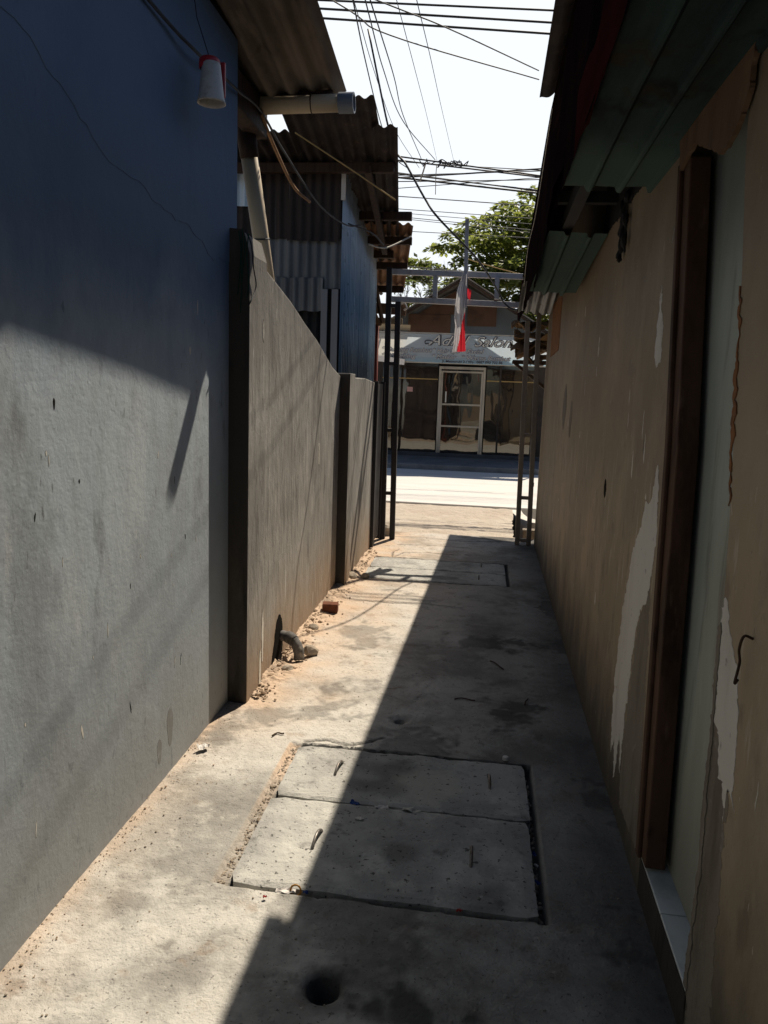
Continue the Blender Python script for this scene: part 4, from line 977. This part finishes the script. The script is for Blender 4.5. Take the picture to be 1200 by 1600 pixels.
for (s, x, z, w) in (('* Gunting Rambut', -2.095, 2.235, .97), ('* Bleaching', -2.095, 2.115, .67), ('* Hair Spa', -1.11, 2.235, .52), ('* Facial', -.545, 2.235, .42), ('* Masker', -1.11, 2.12, .46), ('* Warna Rambut', -.545, 2.115, .93)):
    outlined(s, x, z, .112, w, .25, M_gray_lt, .007)
text('Jl. Mannuruki 2 / Wa : 0887 093 722 86', -.925, 2.052, .064, M_black_lt, SY-.011, sign, .05, .0012, 1.16)
tag(obj('sign_board', B().box(-2.24, -1.57, SY+.10, SY+.12, 2.64, 2.75), M_plank), 'pale wooden board above the left end of the salon banner', 'board')
tag(obj('low_board', B().beam((-2.22, SY-.05, 2.10), (-1.64, SY-.05, 2.03), .02, .11), M_trash_w), 'whitish board sagging below the left end of the salon banner', 'board')
b = B().beam((-1.98, SY+.2, .12), (-1.98, SY+.2, 2.1), .05, .05); tag(obj('sign_post', b, M_plank), 'pale post under the left end of the salon banner', 'post')
# neighbours along the far side
nb1 = thing('neighbour_house', (-6.5, 19, 0), 'plain house left of the salon, mostly hidden behind the shed', 'house')
obj('wall', B().box(-10, -3.6, 17.2, 22, 0, 3.1), M_cream, nb1); obj('roof', B().prism([(-10.3, 16.9, 3.1), (-3.5, 16.9, 3.1), (-6.8, 16.9, 4.6)], (0, 5.4, 0)), M_rust, nb1)

# ------------------------------------------------------------------ trees
def leaf_cloud(pads, per, size, seed, droop=.35):
    rr = random.Random(seed); vs, fs, tone = [], [], []
    for (c, rad, rz_) in pads:
        pt = rr.random()
        for _ in range(per):
            a = rr.uniform(0, 6.283); q = math.sqrt(rr.random())
            dx, dy = math.cos(a)*q*rad, math.sin(a)*q*rad
            z = c[2]+rz_*(1-q*q)*rr.uniform(-.35, 1)-droop*rad*q*q*.5
            p = V((c[0]+dx, c[1]+dy, z)); s = size*rr.uniform(.6, 1.25)
            out = V((math.cos(a), math.sin(a), 0)); d = (out*rr.uniform(.3, 1)+V((rr.uniform(-1, 1), rr.uniform(-1, 1), rr.uniform(-.7, .35)))*.7).normalized()
            n = (V((rr.uniform(-.6, .6), rr.uniform(-.6, .6), 1))).normalized(); w = d.cross(n).normalized()
            k = len(vs)
            vs += [p, p+d*s*.5+w*s*.27-n*s*.04, p+d*s, p+d*s*.5-w*s*.27-n*s*.04]
            fs += [(k, k+1, k+2), (k, k+2, k+3)]
            t = max(0, min(1, .35*pt+rr.uniform(-.1, .45)+(.35 if q < .5 and z < c[2] else 0))); tone += [t]*4
    b = B(); b.v = vs; b.f = fs; b.mi = [0]*len(fs); return b, tone
tr = thing('broadleaf_tree', (3.3, 24.5, 0), 'spreading broadleaf tree with layered green crown behind the salon roof', 'tree')
rr = random.Random(4); pads = []
C = V((3.0, 24.3, 4.6)); RAD = V((5.0, 4.2, 2.7))
for k in range(260):
    for _ in range(40):
        u = V((rr.uniform(-1, 1), rr.uniform(-1, .8), rr.uniform(-.45, 1)))
        if .55 < u.length < .97: break
    p = V((C.x+u.x*RAD.x, C.y+u.y*RAD.y, C.z+u.z*RAD.z)); pads.append((p, rr.uniform(.45, .95), rr.uniform(.10, .22)))
pads += [(V((-2.5, 23.5, 4.9)), .42, .16), (V((-2.3, 23.5, 5.25)), .40, .14), (V((-2.1, 23.4, 4.1)), .6, .15), (V((-1.6, 23.2, 3.6)), .7, .2), (V((-2.15, 23.5, 4.75)), .45, .16), (V((-1.75, 23.4, 5.05)), .45, .16), (V((-1.0, 23.2, 6.0)), .6, .16), (V((1.1, 23.6, 7.25)), .5, .2), (V((.35, 23.5, 6.85)), .5, .15), (V((.0, 23.5, 6.5)), .55, .15), (V((-1.5, 23, 5.6)), .5, .15), (V((-.3, 23, 4.0)), .8, .2), (V((.6, 23, 3.7)), .8, .2), (V((-.9, 23, 4.4)), .8, .2)]
b, tone = leaf_cloud(pads, 230, .19, 9)
o = obj('crown', b, M_leaf, tr); setattr_f(o, 'tone', tone)
b = B(); b.tube(sag([(3.3, 24.5, -.1), (3.25, 24.4, 1.5), (3.1, 24.4, 3.2)]), [.26-.008*i for i in range(17)], 12)
for (ux, uy, uz) in ((-4.4, -.8, 1.4), (-3.4, -1.1, 2.6), (-2.2, -.9, 3.4), (-4.2, -.9, .6), (2, -1, 2.8), (3.5, .3, 1.9), (.4, 1.8, 3.0), (-2.9, -1.2, .3)):
    p = [(3.12, 24.4, 2.9+.1*rr.random())]; 
    for i in range(1, 5): p.append((3.12+ux*i/4+rr.uniform(-.15, .15), 24.4+uy*i/4, 2.9+uz*(i/4)**.75))
    q = sag(p, 5); b.tube(q, [.11*(1-i/len(q))+.018 for i in range(len(q))], 7)
obj('trunk', b, M_bark, tr, smooth=True)
tb = thing('bare_tree', (-1.75, 20.5, 0), 'nearly leafless thin grey tree left of the broadleaf crown', 'tree')
b = B(); rr = random.Random(12)
def twig(p, d, L, r, lev):
    q = [p]; dd = d.copy()
    for i in range(4):
        dd = (dd+V((rr.uniform(-.22, .22), rr.uniform(-.22, .22), rr.uniform(-.05, .15)))).normalized(); q.append(q[-1]+dd*L/4)
    b.tube(q, [r*(1-.45*i/4) for i in range(5)], 5, cap=False)
    tips.append(q[-1])
    if lev:
        for k in range(3):
            a = q[rr.choice((2, 3, 4))]; twig(a, (dd+V((rr.uniform(-.8, .8), rr.uniform(-.5, .5), rr.uniform(-.1, .5)))).normalized(), L*rr.uniform(.5, .75), r*.55, lev-1)
tips = []
twig(V((-1.75, 20.5, -.05)), V((0, 0, 1)), 2.9, .05, 0)
for k in range(5): twig(V((-1.75, 20.5, 2.6)), V((rr.uniform(-.6, .5), rr.uniform(-.3, .3), 1)).normalized(), 1.0, .03, 3)
obj('trunk', b, M_twig, tb, smooth=True)
b, tone = leaf_cloud([(t, .14, .06) for t in tips if t.z > 4.0 and rr.random() < .25], 7, .12, 3)
o = obj('crown', b, M_leaf2, tb); setattr_f(o, 'tone', tone)

# ------------------------------------------------------------------ overhead cables
def street(p, q, r, m, label, group, y=None, ext=12, sagd=.0):
    """a street cable through two points, carried on well past both"""
    p, q = V(p), V(q); d = (q-p)
    pts = []
    for i in range(25):
        t = -ext/d.length+(1+2*ext/d.length)*i/24; w = p+d*t
        w.z += sagd*((t-.5)**2-.25)
        pts.append(w)
    return tag(obj('street_cable', B().tube(pts, r, 6), m, smooth=True), label, 'cable', group)
G1 = 'power lines crossing high over the alley'; G2 = 'bundle of cables along the street'; G3 = 'thin wires along the street below the bundle'
street((-2.03, 9, 5.68), (.42, 9, 5.52), .011, M_cable, 'topmost of the three power lines crossing the sky', G1)
street((-1.99, 9.02, 5.60), (.43, 9.02, 5.41), .012, M_cable, 'middle of the three power lines crossing the sky', G1)
street((-1.96, 9.04, 5.51), (.41, 9.04, 5.31), .012, M_cable, 'lowest of the three power lines crossing the sky', G1)
GB = 'tangled bundle of thick black cables along the street'
bun = [((-1.48, 11.50, 4.78), (.53, 11.50, 4.52), .018, 0), ((-1.50, 11.65, 4.77), (.54, 11.65, 4.54), .018, 0), ((-1.51, 11.80, 4.79), (.54, 11.80, 4.67), .010, .02), ((-1.53, 11.95, 4.68), (.56, 11.95, 4.42), .012, 0),
       ((-1.47, 11.52, 4.50), (.55, 11.52, 4.29), .022, 0), ((-1.49, 11.62, 4.52), (.53, 11.62, 4.64), .018, .01), ((-1.51, 11.84, 4.61), (.54, 11.84, 4.67), .011, 0), ((-1.52, 11.98, 4.56), (.55, 11.98, 4.59), .012, .02), ((-1.46, 11.56, 4.36), (.29, 11.56, 4.49), .009, 0), ((-1.46, 11.45, 4.53), (.55, 11.45, 4.31), .016, .01)]
for k, (p, q, r, s) in enumerate(bun): street(p, q, r*.6, M_cable, 'black cable in the tangled bundle crossing the street above the gate', GB, sagd=s)
thin = [((-1.73, 13.65, 4.75), (.66, 13.65, 4.60)), ((-1.74, 13.8, 4.58), (.68, 13.8, 4.43)), ((-1.76, 13.95, 4.55), (.69, 13.95, 4.37)), ((-1.70, 13.5, 4.39), (.68, 13.5, 4.18)), ((-1.71, 13.66, 4.19), (.69, 13.66, 4.09)), ((-1.74, 13.82, 4.43), (.70, 13.82, 4.20))]
for k, (p, q) in enumerate(thin): street(p, q, (.008, .006, .005, .006, .006, .005)[k], M_cablegray, 'thin grey wire crossing the pale sky between the bundle and the tree', G3)
cable('gate_wire', [(-2.6, 13.95, 3.70), (-1.70, 13.95, 3.66), (-1.04, 13.95, 3.61), (-.48, 13.95, 3.58), (1.2, 13.95, 3.50)], .009, M_cablegray, 'low grey wire just above the upper gate beam', 'wire')
cable('drop_cable', [(-4, 6.6, 5.9), (-1.71, 8, 5.21), (-1.20, 8.4, 5.06), (.39, 10, 5.21)], .007, M_cablegray, 'lower of two thin wires slanting down to the right eave', 'cable')
cable('drop_cable', [(-3.5, 7, 5.65), (-1.27, 8, 5.20), (-.61, 8.5, 5.15), (.38, 10, 5.31)], .007, M_cablegray, 'upper of two thin wires slanting down to the right eave', 'cable')
GD = 'service drops fanning from overhead to the street bundle'
drops = [([(-.60, 2.0, 3.75), (-.95, 5, 3.84), (-1.12, 6.5, 4.09), (-1.27, 8.5, 4.24), (-1.39, 10.5, 4.49), (-1.29, 11.5, 4.60)], .009, 'leftmost service wire, dropping behind the shed roof corner'),
         ([(-.70, 2.0, 3.75), (-.94, 5, 3.82), (-1.09, 6.8, 4.11), (-1.18, 9, 4.33), (-1.15, 11.5, 4.62)], .005, 'thin second service wire beside the leftmost one'),
         ([(-.60, 2.0, 3.7), (-.87, 5, 3.82), (-1.04, 7, 4.19), (-1.10, 9, 4.43), (-.93, 11.5, 4.73)], .008, 'third service wire from the left, curving into the bundle tangle'),
         ([(-.55, 2.0, 3.7), (-.84, 5, 3.82), (-.95, 7, 4.14), (-1.08, 8.8, 4.43), (-1.13, 11.5, 4.75)], .008, 'fourth service wire crossing the third near the bundle'),
         ([(-0.40,2.60,2.85),(-0.49,3.60,3.17),(-0.57,5.20,3.49),(-0.72,7.80,4.06),(-0.90,11.50,4.71)], .0035, 'fifth service wire falling straight to the tangle'),
         ([(-0.33,2.60,2.85),(-0.40,3.60,3.16),(-0.46,5.00,3.49),(-0.59,7.80,4.15),(-0.70,12.00,4.87)], .004, 'rightmost service wire falling to the street cables')]
for p, r, l in drops:
    if p[0][1] == 2.0: a0, a1 = V(p[1]), V(p[2]); p = [tuple(a0*3-a1*2)]+p[1:]
    cable('service_wire', p, r*.62, M_cable, l, 'cable', GD)
cable('gate_cable', [(-1.1,6.5,4.3),(-0.86,6.30,3.43),(-0.71,6.12,3.18),(-0.55,6.06,2.92),(-0.44,6.05,2.78),(-0.15,6.60,2.58),(0.02,7.35,2.45),(0.11,7.52,2.33),(.22,7.5,2.28),(.33,7.55,2.36)], .008, M_cable, 'black cable dropping diagonally from the bundle past the flag pole to the gate', 'cable')
# splice with loose tails in the bundle
sp = thing('cable_splice', (-.92, 11.5, 4.3), 'tangled cable splice with pale loose tails in the street bundle', 'cable splice')
b = B(); rr = random.Random(2)
for k in range(9):
    p = [(-1.15+.07*k+rr.uniform(-.05, .05), 11.45, 4.68+rr.uniform(-.04, .04))]
    for i in range(5): p.append((p[-1][0]+rr.uniform(-.05, .09), 11.45+rr.uniform(-.05, .05), 4.68+rr.uniform(-.07, .05)))
    b.tube(sag(p, 4), .007, 5)
obj('tangle', b, M_cable, sp)
obj('tail', B().tube(sag([(-1.06, 11.45, 4.66), (-1.09, 11.45, 4.55), (-1.13, 11.45, 4.42)]), .012, 6), M_wirewhite, sp)
obj('tail', B().tube(sag([(-.90, 11.45, 4.66), (-.905, 11.45, 4.50), (-.90, 11.45, 4.25)]), .006, 6), M_wirewhite, sp)
cable('tree_cord', [(-.55, 14, 3.82), (-.30, 14, 3.74), (.29, 14, 3.59), (1.0, 14, 3.45)], .008, M_yellow, 'yellowish cord running in front of the tree right of the flag pole', 'cord')

# ------------------------------------------------------------------ small things on the ground
def onpath(x, y): return .004*nz(x, y, 2.2)
bk = B().box(-.052, .052, -.04, .04, 0, .062)
o = obj('brick', bk, M_brick, bevel=.005, loc=(0, 0, 0)); o.location = (-.975, 4.93, .004); o.rotation_euler = (0, 0, math.radians(6))
tag(o, 'broken red brick lying on the sunlit path by the cement wall', 'brick')
stones = [(-.92, 4.10, .045, 'round stone on the path just right of the drain elbow'), (-1.0, 5.86, .05, 'lump of stone in the gate shadow by the second pillar'), (-.90, 5.93, .035, 'smaller stone in the gate shadow next to the lump'), (-.985, 7.86, .10, 'large brown stone behind the left gate column'), (-.975, 3.80, .03, 'small stone on the earth nearest the first pillar'), (-1.0, 4.52, .035, 'flat stone at the foot of the cement wall before the brick')]
for k, (x, y, r, l) in enumerate(stones):
    tag(obj('stone', B().rock((x, y, r*.45), r, (1, 1, .75), k+1), M_stone), l, 'stone')
# crumbs of earth and mortar along the wall foot: nobody could count them
b = B(); rr = random.Random(77)
for k in range(900):
    y = rr.uniform(3.4, 7.0); x = -1.065+abs(rr.gauss(0, .055)); r = rr.uniform(.003, .009)*(1.9 if rr.random() < .10 else 1)
    b.rock((x, y, r*.5+.012*ss(-.86, -1.04, x)), r, (1, 1, .7), k, sub=1)
for k in range(260):   # grit and flaked render along the blue wall
    y = rr.uniform(1.4, 3.35); x = -1.148+abs(rr.gauss(0, .05)); r = rr.uniform(.001, .0032)*(1.8 if rr.random() < .05 else 1)
    b.rock((x, y, r*.4), r, (1, 1, .7), k, sub=1)
o = obj('rubble', b, M_dirt); o['kind'] = 'stuff'; tag(o, 'crumbs of earth and mortar along the foot of the left walls', 'rubble')
b = B()
for k in range(750):
    x = rr.uniform(-1.1, .5); y = rr.uniform(1.35, 7.9)**1.0; r = rr.uniform(.0015, .0042)
    if rr.random() < .4: x = -.731+rr.uniform(-.018, .018); y = rr.uniform(2.06, 3.0)
    inside = any(x0 < x < x1 and y0 < y < y1 for x0, x1, y0, y1 in OPEN)
    if inside and not (-.752 < x < -.709): continue
    b.rock((x, y, r*.4-(.016 if inside else 0)), r*(1.5 if inside else 1), (1, 1, .7), k, sub=1)
for k in range(90):
    x = rr.uniform(.232, .25); y = rr.uniform(2.07, 2.98); r = rr.uniform(.003, .008)
    b.rock((x, y, -.05), r, (1, 1, .8), k, sub=1)
o = obj('grit', b, M_stone); o['kind'] = 'stuff'; tag(o, 'scattered grit and tiny pebbles over the concrete path', 'grit')
def scrap(name, x, y, sx, sy, m, label, cat, z=.008, rot=0., curl=.006, seed=1, group=None):
    bb = B(); n = 6
    for i in range(n+1):
        for j in range(5):
            u, w = i/n-.5, j/4-.5
            px, py = u*sx, w*sy*(1-.5*abs(u)); c, s = math.cos(rot), math.sin(rot)
            bb.v.append(V((x+px*c-py*s, y+px*s+py*c, z+curl*(1+noise.noise(V((u*4, w*4, seed*1.7)))*1.6))))
    for i in range(n):
        for j in range(4): bb.f.append((i*5+j, (i+1)*5+j, (i+1)*5+j+1, i*5+j+1)); bb.mi.append(0)
    return tag(obj(name, bb, m), label, cat, group)
scrap('wrapper', -1.085, 2.86, .05, .035, M_trash_w, 'crumpled white and red wrapper at the foot of the blue wall', 'wrapper', rot=.9, curl=.012)
scrap('wrapper', -.40, 2.575, .035, .02, M_trash_b, 'blue plastic scrap in the gap between the two near slabs', 'wrapper', z=-.004, rot=-.3, curl=.008)
scrap('wrapper', -.30, 2.565, .05, .03, M_trash_w, 'whitish film stuck in the slab gap right of the blue scrap', 'wrapper', z=-.004, rot=.2, curl=.008, seed=3)
scrap('wrapper', -.19, 2.562, .07, .03, M_peel, 'grey torn film at the middle of the slab gap', 'wrapper', z=-.004, rot=-.2, curl=.009, seed=5)
scrap('wrapper', -.365, 2.47, .03, .018, M_peel, 'tiny pale flake on the nearest slab beside the shadow edge', 'wrapper', z=.006, rot=.2, curl=.003, seed=6)
scrap('wrapper', -.52, 2.05, .06, .025, M_trash_w, 'white plastic scraps wedged at the front left of the nearest slab', 'wrapper', z=-.006, rot=.1, curl=.008, seed=7)
scrap('wrapper', -.57, 2.00, .012, .010, M_trash_r, 'tiny red scrap on the path in front of the nearest slab', 'wrapper', rot=.4, curl=.003, seed=8)
scrap('wrapper', -.46, 2.055, .014, .018, M_trash_b, 'bit of blue plastic beside the amber bottle ring', 'wrapper', z=-.004, rot=.4, curl=.006, seed=9)
scrap('wrapper', .00, 2.055, .02, .012, M_trash_r, 'dull red scrap in the dark gap in front of the nearest slab', 'wrapper', z=-.004, rot=.2, curl=.006, seed=10)
scrap('wrapper', .24, 2.42, .012, .022, M_trash_b, 'blue scrap in the right slab gap, farther one', 'wrapper', z=-.03, rot=.2, curl=.006, seed=11)
scrap('wrapper', .241, 2.27, .012, .022, M_trash_b, 'blue scrap in the right slab gap, nearer one', 'wrapper', z=-.03, rot=.6, curl=.006, seed=12)
scrap('wrapper', .242, 2.36, .010, .02, M_trash_w, 'white scrap between two blue scraps in the right slab gap', 'wrapper', z=-.03, rot=.6, curl=.006, seed=13)
tag(obj('bottle_ring', B().tube([(-.49+.016*math.cos(a), 2.052+.004*math.sin(a), .004+.016*math.sin(a)) for a in [i/14*2*math.pi for i in range(15)]], .003, 6), M_trash_y, smooth=True), 'amber plastic bottle ring standing in the gap before the nearest slab', 'bottle ring')
tag(obj('plastic_disc', B().lathe([(0, .014), (.011, .014), (.013, .011), (.013, 0)], (.155, 3.03, .002), 16), M_trash_w), 'small round white plastic disc behind the right corner of the chipped slab', 'plastic disc')
for k, (x, y, L, a, l) in enumerate([(-.03, 3.62, .10, .1, 'dark twig on the shaded path beyond the small hole'), (.27, 3.66, .05, 1.2, 'short dark curl lying on the shaded path near the tan wall'), (-.82, 3.06, .05, .5, 'brown twig on the dusty path by the slab corner'), (.13, 4.15, .09, -.6, 'fine bent twig on the shaded path farther on')]):
    q = [(x+L*(t-.5)*math.cos(a), y+L*(t-.5)*math.sin(a)*2+.015*math.sin(t*5), .007) for t in [i/6 for i in range(7)]]
    tag(obj('twig', B().tube(q, .0035, 5), M_leafdry), l, 'twig')

# ------------------------------------------------------------------ camera, sun, sky
cam = bpy.data.cameras.new('camera'); co = bpy.data.objects.new('camera', cam); COL.objects.link(co)
yaw, pitch, roll = math.radians(-7.32440731640383), math.radians(-9.078461772471808), .036
f = V((math.sin(yaw)*math.cos(pitch), math.cos(yaw)*math.cos(pitch), math.sin(pitch)))
r0 = V((math.cos(yaw), -math.sin(yaw), 0)); u0 = r0.cross(f)
r = r0*math.cos(roll)+u0*math.sin(roll); u = -r0*math.sin(roll)+u0*math.cos(roll)
co.matrix_world = Matrix(((r.x, u.x, -f.x, 0), (r.y, u.y, -f.y, 0), (r.z, u.z, -f.z, 1.5), (0, 0, 0, 1)))
cam.sensor_fit = 'VERTICAL'; cam.sensor_height = 36; cam.lens = 27.0; cam.clip_start = .02; cam.clip_end = 3000
SC.camera = co
sl = bpy.data.lights.new('sun', 'SUN'); sl.energy = 5.0; sl.angle = math.radians(.53); sl.color = (1.0, .89, .73)
so = bpy.data.objects.new('sun', sl); COL.objects.link(so); so.rotation_euler = SUN_DIR.to_track_quat('Z', 'Y').to_euler(); so.location = (3, 8, 12)
w = bpy.data.worlds.new('World'); SC.world = w; w.use_nodes = True
nt = w.node_tree; bg = nt.nodes['Background']
sky = nt.nodes.new('ShaderNodeTexSky'); sky.sky_type = 'NISHITA'; sky.sun_disc = False
sky.sun_elevation = math.asin(SUN_DIR.z); sky.sun_rotation = math.atan2(SUN_DIR.x, SUN_DIR.y)
sky.air_density = 1.0; sky.dust_density = 1.2; sky.ozone_density = 2.0; sky.altitude = 0
# thin bright haze low in the sky beyond the street, deep blue overhead
tc = nt.nodes.new('ShaderNodeTexCoord')
dp = nt.nodes.new('ShaderNodeVectorMath'); dp.operation = 'DOT_PRODUCT'
dp.inputs[1].default_value = V((-.03, .945, .33)).normalized()
nt.links.new(tc.outputs['Generated'], dp.inputs[0])
nzn = nt.nodes.new('ShaderNodeTexNoise'); nzn.inputs['Scale'].default_value = 2.2; nzn.inputs['Detail'].default_value = 6
nt.links.new(tc.outputs['Generated'], nzn.inputs['Vector'])
ad = nt.nodes.new('ShaderNodeMath'); ad.operation = 'MULTIPLY_ADD'; ad.inputs[1].default_value = .12
nt.links.new(nzn.outputs['Fac'], ad.inputs[0]); nt.links.new(dp.outputs['Value'], ad.inputs[2])
mr = nt.nodes.new('ShaderNodeMapRange'); mr.interpolation_type = 'SMOOTHSTEP'
mr.inputs['From Min'].default_value = .905; mr.inputs['From Max'].default_value = 1.03
nt.links.new(ad.outputs[0], mr.inputs['Value'])
mx = nt.nodes.new('ShaderNodeMix'); mx.data_type = 'RGBA'
nt.links.new(mr.outputs['Result'], mx.inputs[0]); nt.links.new(sky.outputs[0], mx.inputs[6]); mx.inputs[7].default_value = (15.4, 16.2, 17.0, 1)
nt.links.new(mx.outputs[2], bg.inputs['Color']); bg.inputs['Strength'].default_value = .063
SC.view_settings.view_transform = 'Standard'; SC.view_settings.look = 'None'; SC.view_settings.exposure = 0; SC.view_settings.gamma = 1
SC.render.engine = 'CYCLES'
SC.cycles.max_bounces = 6; SC.cycles.diffuse_bounces = 1; SC.cycles.use_denoising = True; SC.cycles.sample_clamp_indirect = 4
